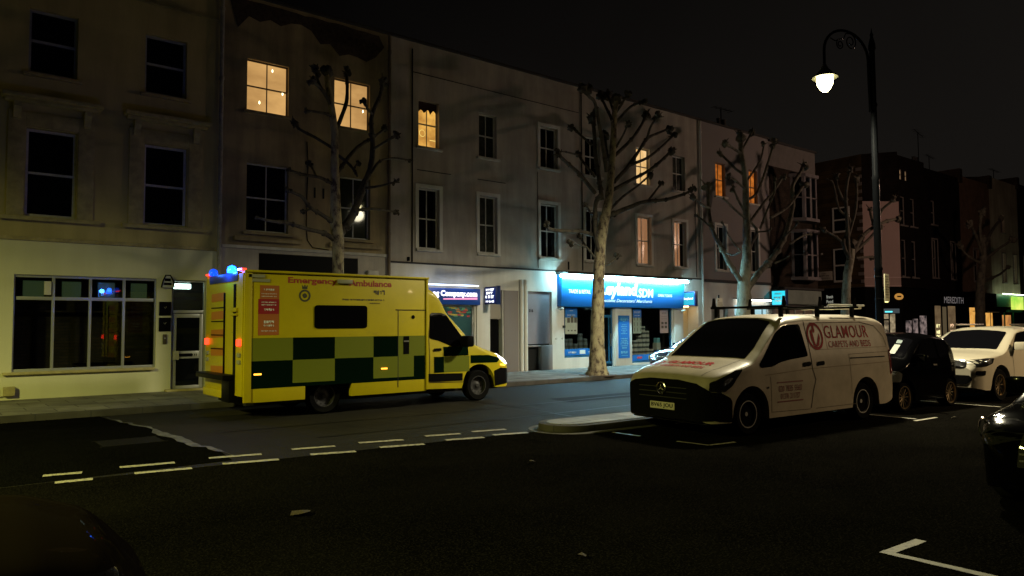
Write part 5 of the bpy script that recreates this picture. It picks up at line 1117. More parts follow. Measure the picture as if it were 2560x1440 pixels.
# lettering on the flanks
for sg in (-1, 1):
    D_ = -sg   # reading direction
    cx = 3.74; b = MB()
    def T(body, dx, z, W, H, **k):
        p = side_text(vb, body, cx+dx*(1 if sg < 0 else -1), z, W, H, sg, **k); b.add(p.v, p.f)
    T('GLAMOUR', .06, 1.60, 1.38, .225, bold=.006, sp=1.06); T('CARPETS AND BEDS', .10, 1.385, 1.34, .115, bold=0, sp=1.06)
    b.build('red_lettering', M_red, van)
    b = MB(); X0 = cx-.93*(1 if sg < 0 else -1)
    def ringp(cx_, cz_, r0, r1, rz, n=30):
        o = []
        for k in range(n): a, a2 = 2*math.pi*k/n, 2*math.pi*(k+1)/n; o.append([(cx_+r0*math.cos(a), cz_+rz*r0*math.sin(a)), (cx_+r1*math.cos(a), cz_+rz*r1*math.sin(a)), (cx_+r1*math.cos(a2), cz_+rz*r1*math.sin(a2)), (cx_+r0*math.cos(a2), cz_+rz*r0*math.sin(a2))])
        return o
    mm_ = 1 if sg < 0 else -1
    for q in ringp(X0, 1.53, .185, .235, 1.0): p = patch(vb, 'side', q, .006, .3, sg); b.add(p.v, p.f)
    for q in ([(X0-.12*mm_, 1.62), (X0-.05*mm_, 1.66), (X0-.04*mm_, 1.45), (X0-.02*mm_, 1.38), (X0+.03*mm_, 1.42), (X0+.12*mm_, 1.58), (X0+.14*mm_, 1.5), (X0+.08*mm_, 1.38), (X0, 1.34), (X0-.08*mm_, 1.38), (X0-.12*mm_, 1.48)],
              [(X0-.045*mm_, 1.72), (X0+.02*mm_, 1.72), (X0+.02*mm_, 1.62), (X0-.01*mm_, 1.58), (X0-.04*mm_, 1.62)]): p = patch(vb, 'side', q, .006, .3, sg); b.add(p.v, p.f)
    b.build('round_logo', M_red, van)
    ring_strip(vb, 'side', [(X0+.3*mm_, 1.3), (X0+.3*mm_, 1.74)], .008, sg=sg, eps=.005).build('logo_divider', M_red, van)
    b = MB(); cx2 = 1.94
    for body, z, W, H in (('020 7835 5560', .70, .62, .095), ('01376 211737', .575, .52, .09)):
        p = side_text(vb, body, cx2, z, W, H, sg, bold=.008, sp=1.1); b.add(p.v, p.f)
    for z in (.80, .49): p = ring_strip(vb, 'side', [(cx2-.34, z), (cx2+.34, z)], .02, sg=sg, eps=.006); b.add(p.v, p.f)
    b.build('telephone_lettering', mat('faded_red', (.16, .02, .02), .6), van)
patch(vb, 'top', [(1.03, -.78), (1.0, -.4), (.99, 0), (1.0, .4), (1.03, .78), (1.3, .77), (1.88, .66), (1.94, .3), (1.95, 0), (1.94, -.3), (1.88, -.66), (1.3, -.77)], .007, .06, r=.03).build('windscreen', M_vglass, van, smooth=True)
p = patch(vb, 'front', [(-.945, .28), (.945, .28), (.945, .62), (.90, .68), (.80, .78), (.66, .84), (.3, .885), (-.3, .885), (-.66, .84), (-.80, .78), (-.90, .68), (-.945, .62)], .014, .05); p.build('front_bumper', mat('bumper_plastic', (.006, .006, .006), .7, spec=0), van, smooth=True)
b = MB()
for z in (.60, .68, .76): p = ring_strip(vb, 'front', [(-.5, z), (.5, z)], .014, eps=.02); b.add(p.v, p.f)
b.build('grille_slat', mat('slat_grey', (.015, .015, .015), .5), van)
b = MB(); X = vb.front(0, .74)-.03
b.lathe([(.085, 0), (.10, -.012), (.085, -.02), (.075, -.01), (.085, 0)], 24, (X, 0, .74), 'x')
for k in range(3):
    a = math.pi/2+2*math.pi*k/3; b.prism([(-.012*math.sin(a)+.0, .74+.012*math.cos(a)), (.085*math.cos(a), .74+.085*math.sin(a)), (.012*math.sin(a), .74-.012*math.cos(a))], X-.014, X-.006, 'x')
b.build('star_badge', M_chrome, van)
b = MB(); X = vb.front(.0, .46)-.035; b.box(X, X+.01, -.27, .25, .41, .52); pl_ = b.build('number_plate', mat('plate_white2', (.62, .58, .46), .4), van, bevel=.004)
b = MB(); vs, fs = text_geo('BV65 JOU', .46, .08, bold=.02); b.add([(X-.004, -.01-a, .465+c) for a, c in vs], fs); b.build('lettering', M_black, pl_)
# bonnet lettering reads from the front of the van: right hand of the reader is -y
b = MB()
for body, x, y, W, H in (('GLAMOUR', .62, -.04, .96, .165), ('CARPETS AND BEDS', .40, -.04, .90, .10)):
    vs, fs = text_geo(body, W, H, bold=.03); p = patch(vb, 'top', None, .007, .12, geo=([(x+c, y-a) for a, c in vs], fs)); b.add(p.v, p.f)
b.build('bonnet_lettering', M_red, van)
b = MB()
for q in ringp(.56, .64, .10, .13, 1.1): p = patch(vb, 'top', q, .007, .3); b.add(p.v, p.f)
p = patch(vb, 'top', [(.52, .69), (.62, .67), (.60, .64), (.52, .63), (.50, .60), (.56, .57), (.60, .60), (.60, .57), (.52, .55), (.48, .61)], .007, .3); b.add(p.v, p.f)
b.build('bonnet_logo', M_red, van)
ring_strip(vb, 'top', [(.98, -.74), (.5, -.72), (.15, -.66)], .01, eps=.004).build('bonnet_seam', mat('seam_brown', (.10, .08, .05), .7), van)
ring_strip(vb, 'top', [(.98, .74), (.5, .72), (.15, .66)], .01, eps=.004).build('bonnet_seam', mat('seam_brown', (.10, .08, .05), .7), van)
patch(vb, 'rear', [(-.7, 1.2), (.7, 1.2), (.62, 1.62), (-.62, 1.62)], .006, .1, r=.05).build('rear_window', M_vglass, van)
for sg in (-1, 1): patch(vb, 'side', [(5.08, .8), (5.2, .8), (5.2, 1.25), (5.08, 1.25)], .01, .08, sg, r=.02).build('tail_light', mat('tail_red', (.15, .01, .01), .2), van)
# roof rack
for x in (2.15, 3.2, 4.3):
    rk = MB(); rk.box(x-.025, x+.025, -.80, .80, 2.02, 2.06)
    for y in (-.68, .68): rk.box(x-.03, x+.03, y-.03, y+.03, 1.86, 2.021)
    rack = rk.build('roof_bar', M_black, van, bevel=.006)
    for y in (-.74, .74):
        b = MB(); b.prism([(x-.045, 2.06), (x+.045, 2.06), (x+.015, 2.22), (x-.015, 2.22)], y-.015, y+.015, 'y'); b.build('rack_upright', M_black, rack)
b = MB(); b.tube([(4.72, -.62, 2.045), (4.72, .65, 2.045)], .028, 10); b.tube([(3.6, -.66, 2.08), (4.75, -.66, 2.08)], .02, 8); b.build('rear_roller', mat('pale_tube', (.5, .48, .38), .4), van, smooth=True)
# ---------------- ambulance
YL = (.52, .425, .002)
AY = paint('ambulance_yellow', YL, .15, .45, var=.12, scale=2, spec=.3); AG = mat('checker_green', (.002, .008, .004), .6, spec=0); AYG = mat('checker_lime', (.14, .165, .008), .5, spec=.2)
amb = empty('ambulance', (11.12, 14.85, 0), R(180)); tag(amb, 'yellow box ambulance with green and lime checker panels and blue lights flashing', 'ambulance')
ab = Body(2.62, [(-.2, .72), (-.15, .86), (-.06, .98), (.2, 1.12), (.65, 1.26), (1.0, 1.38), (1.25, 1.62), (1.6, 2.0), (1.74, 2.14), (1.84, 2.36), (1.98, 2.55), (2.15, 2.66), (2.35, 2.73), (2.62, 2.75)],
          [(-.2, .66), (-.14, .76), (0, .87), (.3, .95), (.7, .99), (2.62, 1.0)], [(0, .97), (.5, 1), (1.1, .99), (1.35, .96), (1.9, .89), (2.3, .90), (2.75, .90)],
          [(0, .2), (.5, .2), (.95, .14), (1.3, .10), (1.8, .16), (2.2, .26), (2.62, .3)], 2.6, [(-.2, .34), (-.05, .28), (2.62, .36)], [(.87, .38, .47)], x0=-.2)
ab.mesh().build('cab', AY, amb, smooth=True, ang=32)
b = MB(); b.box(.2, 6.2, -.8, .8, .25, .6); b.build('underbody', M_dark, amb)
bb = MB(); bx0, bx1, hw_ = 2.37, 6.33, 1.12
bb.box(bx0, bx1, -hw_, hw_, .92, 2.80)
box_ = bb.build('box_body', AY, amb, bevel=.045)
for y0, y1 in ((-hw_+.001, -hw_+.12), (hw_-.12, hw_-.001)):
    b = MB(); b.box(2.40, 4.18, y0, y1, .33, .925); b.build('side_skirt', AY, amb, bevel=.012)
    b = MB(); b.box(5.16, 6.30, y0, y1, .33, .925); b.build('side_skirt', AY, amb, bevel=.012)
    b = MB(); b.box(4.18, 5.16, (y0+y1)/2-.03, (y0+y1)/2+.03, .62, .93); b.build('wheel_arch', M_dark, amb)
b = MB(); b.box(2.40, 2.6, -.9, .9, .4, .9); b.build('bulkhead', M_dark, amb)
M_dkrim = mat('darkened_rim', (.02, .02, .02), .6)  # rim colour darkened as the wheels are lost in black shade
for sg in (1, -1):
    wheel(amb, .87, sg*.84, .355, .24, sg, M_dkrim, rr=.22); wheel(amb, 4.68, sg*.84, .355, .24, sg, M_dkrim, rr=.22)
def bplane(y, q, th=.004):   # quad/polygon on the box side at lateral y (outside)
    b = MB(); b.prism(q, y, y+(th if y > 0 else -th), 'y'); return b
def rect(x0, x1, z0, z1): return [(x0, z0), (x1, z0), (x1, z1), (x0, z1)]
for sg in (1, -1):
    Y = sg*hw_
    # x measured backward from the nose; world X = 11.12 - x
    def wx(X): return 11.12-X
    e0 = 4.84; gx = [e0, 5.70, 6.57, 7.43, 8.02, 8.50, 8.70]
    zl, zm, zh = .66, 1.10, 1.53
    b = MB(); b2 = MB()
    for i in range(4):
        x0, x1 = wx(gx[i+1]), wx(gx[i])
        (b if i % 2 else b2).prism(rect(x0, x1, zm, zh), Y, Y+sg*.003, 'y'); (b2 if i % 2 else b).prism(rect(x0, x1, zl, zm), Y, Y+sg*.003, 'y')
    b2.prism(rect(wx(gx[6]), wx(gx[4]), zm, zh), Y, Y+sg*.003, 'y'); b2.prism(rect(wx(gx[5])+.1, wx(gx[4]), zl, zm), Y, Y+sg*.003, 'y'); b.prism(rect(wx(gx[6])+.02, wx(gx[5])+.1, zl, zm), Y, Y+sg*.003, 'y')
    b.prism(rect(wx(gx[6])+.02, wx(e0), zl-.07, zl), Y, Y+sg*.003, 'y')
    b.build('green_square', AG, amb); b2.build('lime_square', AYG, amb)
    b = MB(); b.prism(rounded(rect(wx(7.28), wx(6.13), 1.70, 2.16), .07), Y+sg*.001, Y+sg*.012, 'y'); b.build('side_window', M_vglass, amb)
    b = MB(); b.prism(rect(wx(8.28), wx(8.14), 1.14, 1.52), Y+sg*.003, Y+sg*.008, 'y'); ha = b.build('door_handle_recess', M_black, amb)
    b = MB(); b.box(wx(8.27), wx(8.15), min(Y, Y+sg*.02), max(Y, Y+sg*.02), 1.40, 1.43); b.build('handle', M_alloy, ha)
    b = MB(); vs, fs = text_geo('Emergency', 1.02, .15, bold=.03); m_ = -sg
    b.add([(wx(6.10)+m_*a, Y+sg*.003, 2.62+c) for a, c in vs], fs); vs, fs = text_geo('Ambulance', .98, .13, bold=.03); b.add([(wx(7.36)+m_*a, Y+sg*.003, 2.62+c) for a, c in vs], fs)
    b.build('red_lettering', mat('amb_red', (.35, .04, .01), .5), amb)
    b = MB(); b.box(wx(6.93), wx(6.6), min(Y, Y+sg*.05), max(Y, Y+sg*.05), 2.60, 2.68); b.build('scene_light', mat('lamp_cover', (.3, .3, .2), .3), amb, bevel=.01)
    b = MB(); b.prism(rect(wx(5.42), wx(5.02), 1.98, 2.26), Y, Y+sg*.004, 'y'); b.build('red_panel', mat('panel_red', (.28, .006, .004), .5), amb)
    b = MB(); b.prism(rect(wx(5.42), wx(5.02), 1.58, 1.98), Y, Y+sg*.003, 'y'); b.build('orange_panel', mat('panel_orange', (.38, .11, .01), .5), amb)
    b = MB(); b.prism(rect(wx(5.42), wx(5.05), 2.26, 2.52), Y, Y+sg*.003, 'y'); b.build('orange_panel', mat('panel_orange', (.38, .11, .01), .5), amb)
    b = MB()
    for z, W, H in ((2.20, .28, .025), (2.15, .28, .025), (2.06, .2, .05), (1.83, .2, .06), (1.76, .2, .04), (1.66, .3, .02), (2.44, .2, .04), (2.36, .3, .02), (2.31, .3, .02)):
        scribble(b, wx(5.22), Y+sg*.006, z, W, H)
    b.build('panel_lettering', Lw, amb)
    b = MB(); X = wx(5.93)   # round crest with crown
    b.lathe([(.085, 0), (.12, sg*.003), (.085, sg*.004)], 20, (X, Y, 2.34), 'y'); b.lathe([(.001, sg*.003), (.05, sg*.003)], 8, (X, Y, 2.34), 'y'); b.prism([(X-.05, 2.47), (X+.05, 2.47), (X+.06, 2.55), (X+.02, 2.51), (X, 2.56), (X-.02, 2.51), (X-.06, 2.55)], Y, Y+sg*.003, 'y')
    b.build('crest', mat('crest_dark', (.05, .05, .02), .5), amb)
    b = MB()
    for x, z, W, H in ((7.55, 2.44, .28, .10), (7.2, 2.28, .95, .035), (7.45, 2.21, .25, .03)): scribble(b, wx(x), Y+sg*.004, z, W, H)
    b.build('small_lettering', mat('ink_olive', (.07, .06, .02), .5), amb)
    b = MB(); b.prism(rect(wx(8.72), wx(7.95), 2.07, 2.09), Y, Y+sg*.006, 'y'); b.prism(rect(wx(8.72), wx(8.70), .45, 2.08), Y, Y+sg*.004, 'y'); b.prism(rect(wx(8.02), wx(8.005), .45, 2.08), Y, Y+sg*.004, 'y'); b.prism(rect(wx(8.7), wx(4.9), .90, .925), Y-sg*.0, Y+sg*.002, 'y'); b.build('locker_seam', M_dark, amb)
    b = MB(); b.lathe([(.001, sg*.006), (.045, sg*.006)], 8, (wx(8.38), Y, 1.93), 'y'); b.build('lock', M_black, amb)
    b = MB(); b.box(4.75-2.4, 6.36, min(Y-sg*.02, Y+sg*.04), max(Y-sg*.02, Y+sg*.04), 2.755, 2.80); b.build('roof_gutter', AY, amb, bevel=.012)
    b = MB(); b.box(bx0-.01, bx0+.05, min(Y-.05*sg, Y+.025*sg), max(Y-.05*sg, Y+.025*sg), .36, 2.76); b.build('corner_trim', AY, amb, bevel=.012)
    b = MB(); b.box(6.22, 6.36, min(Y-.04*sg, Y+.02*sg), max(Y-.04*sg, Y+.02*sg), .34, 2.76); b.build('corner_trim', AY, amb, bevel=.012)
    for X in (wx(5.02), wx(7.68)):
        b = MB(); b.box(X-.07, X+.07, min(Y, Y+sg*.02), max(Y, Y+sg*.02), .84, .87); b.build('side_marker_light', emi('amber_led', (1, .42, .04), 3), amb)
    # cab glazing, squares, seams
    patch(ab, 'side', [(1.28, 1.42), (1.72, 1.98), (1.86, 2.03), (2.16, 2.03), (2.22, 1.46), (1.95, 1.40), (1.6, 1.26), (1.2, 1.30)], .007, .07, sg, r=.06).build('side_window', M_vglass, amb, smooth=True)
    patch(ab, 'side', rect(1.18, 1.86, 1.06, 1.27), .005, .07, sg).build('green_square', AG, amb)
    patch(ab, 'side', [(1.16, 1.27), (1.80, 1.27), (1.52, 1.22), (1.40, 1.30), (1.2, 1.38), (1.1, 1.32)], .006, .07, sg).build('green_square', AG, amb) if 0 else None
    patch(ab, 'side', rect(1.86, 2.12, .70, 1.05), .005, .07, sg).build('green_square', AG, amb)
    patch(ab, 'side', rect(1.16, 1.86, .70, 1.05), .005, .07, sg).build('lime_square', AYG, amb)
    patch(ab, 'side', [(.20, .97), (.60, 1.05), (1.12, 1.06), (1.12, .88), (.32, .87)], .006, .07, sg).build('green_square', AG, amb)
    ring_strip(ab, 'side', [(2.22, 2.0), (2.24, .50), (1.3, .46)], .012, sg=sg, eps=.006).build('door_seam', M_dark, amb)
    ring_strip(ab, 'side', [(1.42, .58), (2.3, .60)], .17, sg=sg, eps=.007).build('black_moulding', M_black, amb)
    patch(ab, 'side', rect(1.92, 2.12, 1.18, 1.24), .02, .07, sg, r=.02).build('door_handle', M_black, amb)
    patch(ab, 'side', [(-.17, .36), (.40, .32), (.42, .68), (.2, .74), (-.17, .70)], .008, .07, sg, r=.02).build('bumper_corner', M_black, amb, smooth=True)
    mirror(amb, 1.34, sg*1.02, 1.26, sg, M_black, 1.5)
    patch(ab, 'side', [(-.15, .82), (.02, .82), (.28, .99), (.22, 1.08), (-.04, .98), (-.15, .90)], .012, .05, sg, r=.02).build('headlight', emi('headlamp_on', (1, .93, .8), 14 if sg > 0 else 8), amb, smooth=True)
    patch(ab, 'side', [(.04, .77), (.22, .79), (.22, .835), (.04, .815)], .016, .05, sg).build('indicator', emi('amber_led', (1, .42, .04), 3), amb)
patch(ab, 'top', [(1.02, -.80), (1.0, 0), (1.02, .80), (1.74, .72), (1.79, 0), (1.74, -.72)], .007, .07, r=.03).build('windscreen', M_vglass, amb, smooth=True)
patch(ab, 'front', [(-.6, .50), (.6, .50), (.55, .86), (-.55, .86)], .012, .08).build('grille', M_black, amb)
# rear face
for sg, pw in ((1, 32), (-1, 3)):
    L = bpy.data.lights.new('beacon_glow', 'POINT'); L.color = (.02, .15, 1); L.energy = pw; L.shadow_soft_size = .06
    lo = bpy.data.objects.new('beacon_glow', L); COL.objects.link(lo); lo.parent = amb; lo.location = (bx1+.22, .38 if sg > 0 else -.74, 2.86)
b = MB(); b.box(bx1-.02, bx1+.05, -hw_+.03, hw_-.03, .45, 2.74); rf = b.build('rear_panel', AY, amb, bevel=.01)
b = MB()
for k in range(5): b.prism([(-.72+.0*k, .8+k*.36), (.1, .8+k*.36+.02), (.1, .98+k*.36), (-.72, .96+k*.36)], bx1+.05, bx1+.056, 'x')
b.build('orange_chevron', mat('chevron_orange', (.45, .16, .01), .5), rf)
b = MB()
for k in range(4): b.box(bx1+.056, bx1+.066, -.70, .08, 1.30+k*.27, 1.32+k*.27)
b.box(bx1+.05, bx1+.062, .62, .74, .5, 2.55); b.box(bx1+.05, bx1+.08, .10, .13, .6, 2.4); b.build('rear_seam', M_black, rf)
b = MB(); b.box(bx1+.04, bx1+.10, .56, .86, 2.02, 2.10); b.box(bx1+.04, bx1+.10, .56, .86, 1.95, 1.99); b.build('hinge', AY, rf, bevel=.01)
b = MB(); b.box(bx1, bx1+.28, -.95, .72, .74, .84); b.box(bx1, bx1+.16, .28, .72, .32, .74); b.build('rear_step', M_black, amb, bevel=.02)
b = MB(); b.box(bx1, bx1+.10, -hw_+.05, .2, .36, .52); b.build('rear_bumper', AY, amb, bevel=.02)
M_tail = emi('tail_lamp_on', (1, .035, .012), 4)
for sg in (1, -1):
    for k, z in enumerate((1.38,)):
        b = MB(); b.box(bx1+.05, bx1+.09, min(sg*.86, sg*1.05), max(sg*.86, sg*1.05), z, z+.13); b.build('tail_light', M_tail, amb, bevel=.015)
    b = MB(); b.box(bx1-.02, bx1+.07, min(sg*.84, sg*1.08), max(sg*.84, sg*1.08), 2.80, 2.83); b.build('high_level_light', M_tail, amb)
    b = MB(); b.lathe([(.001, 0), (.085, 0), (.09, .06), (.07, .12), (.001, .15)], 14, (bx1+.02, .38 if sg > 0 else -.74, 2.78)); b.build('blue_beacon', emi('blue_beacon', (.004, .08, 1), 16) if sg > 0 else emi('blue_beacon_dim', (.003, .07, 1), 1.6), amb, smooth=True)
    for z in (1.05, 1.18): b = MB(); b.box(bx1+.05, bx1+.08, min(sg*.88, sg*1.04), max(sg*.88, sg*1.04), z, z+.07); b.build('rear_reflector', mat('lamp_cover', (.3, .3, .2), .3), amb)
b = MB(); b.box(bx1-.2, bx1+.07, -.85, .85, 2.60, 2.78); b.build('light_bar', mat('bar_blue_grey', (.03, .05, .12), .3), amb, bevel=.03)
b = MB(); b.box(bx1-.45, bx1-.02, .85, hw_+.012, 2.58, 2.64); b.box(bx1-.35, bx1-.04, hw_, hw_+.02, 2.66, 2.72); b.build('corner_light_box', mat('lamp_cover', (.3, .3, .2), .3), amb)
b = MB()
for k in range(3): b.box(2.22, 2.30, .84, .915, 2.24+k*.08, 2.28+k*.08)
b.build('cab_vent', M_black, amb)
b = MB(); b.box(5.2, 5.6, .2, .8, 2.80, 2.83); b.build('roof_hatch', AY, amb, bevel=.012)
# ---------------- generic cars
def car(name, label, cat, pos, rz, bd, pm, wheels, r, glass_side, wind, rim, grp=None, spokes=10, thin=True, rr=None, extras=None, seams=True, roof_m=None):
    root = empty(name, pos, rz); tag(root, label, cat, grp)
    bd.mesh().build('body', pm, root, smooth=True, ang=32); underbody(root, bd, .25, bd.L-.2, .2, .5, .72)
    for sg in (-1, 1):
        for x in wheels: wheel(root, x, sg*(bd.w(x)-.13), r, .21, sg, rim, spokes, thin, rr=rr)
        for g in glass_side: patch(bd, 'side', g, .006, .07, sg, r=.05).build('side_window', M_vglass, root, smooth=True)
    patch(bd, 'top', wind, .007, .06, r=.05).build('windscreen', M_vglass, root, smooth=True)
    return root
def sedan(L, H, hood, w, wx_, belt=.95, r=.33, cowl=None, nose=.62, rear_z=None, ws=.85):
    c = cowl or L*.26
    return Body(L, [(0, nose), (.05, nose+.08), (.2, hood-.14), (.5, hood-.05), (c, hood), (c+.15, hood+.06), (c+ws, H-.1), (c+ws+.3, H-.02), (L*.62, H), (L*.8, H-.1), (L-.25, rear_z or H-.45), (L-.05, (rear_z or H-.45)-.15), (L, .7)],
                [(0, w*.62), (.06, w*.75), (.2, w*.88), (.5, w*.97), (.9, w), (L-.8, w), (L-.3, w*.94), (L, w*.8)], [(0, .94), (.3, .98), (.6, 1), (belt-.1, .98), (belt, .95), (H, .74)],
                [(0, .2), (.5, .14), (c, .12), (c+.4, .12), (c+1, .16), (L, .18)], 2.6, [(0, .26), (.3, .2), (L-.3, .22), (L, .3)], [(x, r, r+.06) for x in wx_])
# small black hatchback behind the van
M_blk = paint('black_car_paint', (.0010, .0010, .0012), .12, .15, spec=.03); M_gold = mat('bronze_alloy', (.62, .47, .28), .3, metal=1)
sb = Body(2.72, [(0, .68), (.05, .80), (.2, .92), (.45, 1.0), (.62, 1.06), (.85, 1.22), (1.15, 1.42), (1.4, 1.52), (1.8, 1.55), (2.3, 1.50), (2.55, 1.38), (2.66, 1.1), (2.72, .8)],
          [(0, .56), (.08, .66), (.25, .74), (.5, .78), (2.3, .78), (2.6, .73), (2.72, .66)], [(0, .95), (.4, 1), (.9, .98), (1.0, .95), (1.55, .80)], [(0, .2), (.5, .16), (.8, .12), (1.3, .16), (2.72, .2)], 2.5, .2, [(.46, .30, .345), (2.33, .30, .345)])
sm = car('small_car', 'small black two seat car with bronze spoked wheels, bonnet against the white van', 'car', (14.73, 7.25, 0), R(-4.1), sb, M_blk, (.46, 2.33), .29, [[(1.0, 1.05), (1.25, 1.36), (1.75, 1.42), (1.8, 1.02)], [(1.88, 1.03), (1.84, 1.40), (2.2, 1.36), (2.3, 1.1)]],
         [(.66, -.62), (.64, 0), (.66, .62), (1.2, .56), (1.26, 0), (1.2, -.56)], M_gold, spokes=12, rr=.225)
for sg in (-1, 1):
    patch(sb, 'side', [(.06, .60), (.3, .60), (.36, .76), (.2, .82), (.06, .76)], .012, .05, sg, r=.04).build('headlight', mat('headlamp_clear', (.25, .25, .22), .08, metal=.7), sm)
    mirror(sm, .95, sg*.76, .98, sg, M_blk, .9)
    patch(sb, 'side', rect(1.55, 1.7, .88, .91), .012, .05, sg).build('door_handle', M_alloy, sm)
b = MB(); p = patch(sb, 'top', [(.72, -.42), (.72, -.30), (.98, -.29), (.98, -.41)], .012, .1); b.add(p.v, p.f); b.build('permit_sticker', mat('sticker_dim', (.30, .33, .28), .6), sm)
b = MB(); p = patch(sb, 'top', [(1.02, -.40), (1.02, -.29), (1.12, -.28), (1.12, -.39)], .012, .1); b.add(p.v, p.f); b.build('permit_sticker', mat('sticker_teal', (.06, .12, .12), .6), sm)
# white four by four
M_wht = paint('white_suv_paint', (.46, .42, .32), .5, .3)
ub = Body(4.65, [(0, .78), (.05, .9), (.15, .99), (.5, 1.06), (1.1, 1.12), (1.3, 1.2), (2.0, 1.56), (2.3, 1.64), (3.2, 1.66), (4.0, 1.56), (4.4, 1.35), (4.6, 1.15), (4.65, .8)],
          [(0, .70), (.06, .78), (.2, .88), (.5, .93), (1, .94), (4.0, .94), (4.4, .9), (4.65, .8)], [(0, .95), (.4, .99), (.7, 1), (1.05, .97), (1.15, .94), (1.66, .74)], [(0, .16), (1.1, .11), (1.6, .10), (2.2, .14), (4.65, .2)], 2.7, [(0, .34), (.3, .27), (4.65, .3)], [(.92, .37, .44), (3.72, .37, .44)])
suv = car('parked_suv', 'white four by four with dark grille parked nose out behind the small black car', 'car', (18.0, 7.0, 0), R(-5.5), ub, M_wht, (.92, 3.72), .36, [[(1.55, 1.12), (2.1, 1.50), (2.7, 1.56), (2.72, 1.13)], [(2.8, 1.13), (2.78, 1.56), (3.6, 1.5), (4.0, 1.2)]],
          [(1.2, -.72), (1.17, 0), (1.2, .72), (1.98, .62), (2.04, 0), (1.98, -.62)], M_gold, spokes=10)
for sg in (-1, 1):
    patch(ub, 'side', [(.05, .80), (.3, .79), (.55, .86), (.62, .97), (.4, .97), (.05, .93)], .014, .05, sg, r=.04).build('headlight', mat('headlamp_dark', (.012, .012, .012), .08, spec=.5), suv, smooth=True)
    patch(ub, 'side', [(.34, .84), (.48, .86), (.5, .92), (.38, .93)], .02, .05, sg, r=.02).build('reflector', M_chrome, suv)
    mirror(suv, 1.62, sg*.93, 1.12, sg, M_wht, 1.1)
    ring_strip(ub, 'side', [(1.52, 1.08), (1.5, .38)], .01, sg=sg, eps=.005).build('door_seam', M_dark, suv)
    patch(ub, 'side', rect(2.42, 2.62, .98, 1.01), .015, .07, sg).build('door_handle', M_wht, suv)
    patch(ub, 'side', [(.06, .60), (.26, .60), (.28, .70), (.06, .70)], .012, .05, sg, r=.03).build('fog_lamp', M_black, suv)
    b = MB(); b.tube([(2.2, sg*.60, 1.70), (3.6, sg*.60, 1.70)], .018, 6); b.build('roof_rail', M_alloy, suv)
patch(ub, 'front', [(-.62, .78), (.62, .78), (.60, .92), (-.60, .92)], .014, .08).build('headlamp_band', mat('headlamp_dark', (.012, .012, .012), .08, spec=.5), suv)
for sg in (1, -1): patch(ub, 'front', [(sg*.03, .62), (sg*.33, .66), (sg*.31, .90), (sg*.04, .90)], .02, .08, r=.04).build('grille', M_black, suv)
patch(ub, 'front', [(-.62, .40), (.62, .40), (.74, .5), (.70, .60), (-.70, .60), (-.74, .5)], .016, .08, r=.03).build('lower_grille', M_black, suv)
# car parked by the far kerb in front of the paint shop, dark and shiny
cb_ = sedan(4.3, 1.46, .98, .89, (.85, 3.45))
pc = car('parked_car', 'shiny dark blue car with cyan reflections on its bonnet, half hidden beyond the white van', 'car', (18.5, 15.2, 0), 0, cb_, paint('dark_blue_car', (.015, .022, .05), 1, .2), (.85, 3.45), .32, [[(1.6, .98), (2.1, 1.32), (3.2, 1.36), (3.6, 1.0)]], [(1.3, -.62), (1.27, 0), (1.3, .62), (1.95, .54), (2.0, 0), (1.95, -.54)], M_alloy)
for sg in (-1, 1): patch(cb_, 'side', [(.04, .64), (.3, .66), (.5, .78), (.3, .80), (.04, .74)], .012, .05, sg, r=.03).build('headlight', M_chrome, pc); mirror(pc, 1.75, sg*.86, .96, sg, M_blk, .9)
# black car at the right edge
rb = sedan(4.4, 1.5, .98, .90, (.85, 3.5), nose=.66)
rc_ = car('parked_car', 'glossy black car cut off by the right edge, its round headlamp and chrome trim glinting', 'car', (7.68, 1.90, 0), R(-1), rb, M_blk, (.85, 3.5), .32, [[(1.65, 1.0), (2.15, 1.36), (3.2, 1.40), (3.6, 1.02)]], [(1.32, -.62), (1.29, 0), (1.32, .62), (1.97, .54), (2.02, 0), (1.97, -.54)], M_alloy)
for sg in (-1, 1):
    patch(rb, 'side', [(.05, .62), (.3, .62), (.56, .74), (.6, .86), (.4, .87), (.05, .80)], .012, .05, sg, r=.04).build('headlight', mat('headlamp_dark', (.012, .012, .012), .08, spec=.5), rc_, smooth=True)
    b = MB(); x = .32; b.lathe([(.085, 0), (.10, sg*.01), (.085, sg*.02)], 20, (x, sg*(rb.side(x, .75)+.01), .75), 'y'); b.build('lamp_ring', M_chrome, rc_, smooth=True)
    mirror(rc_, 1.75, sg*.87, .97, sg, M_blk, 1.1)
    b = MB(); b.tube([(.08, sg*.52, .40), (.12, sg*.68, .41)], .022, 8); b.build('chrome_trim', M_chrome, rc_)
b = MB()
for z in (.52, .58, .64, .70): p = ring_strip(rb, 'front', [(-.42, z), (.42, z)], .018, eps=.012); b.add(p.v, p.f)
b.build('grille', M_chrome, rc_)
patch(rb, 'front', [(-.45, .46), (.45, .46), (.42, .74), (-.42, .74)], .006, .08).build('grille_mesh', M_dark, rc_)
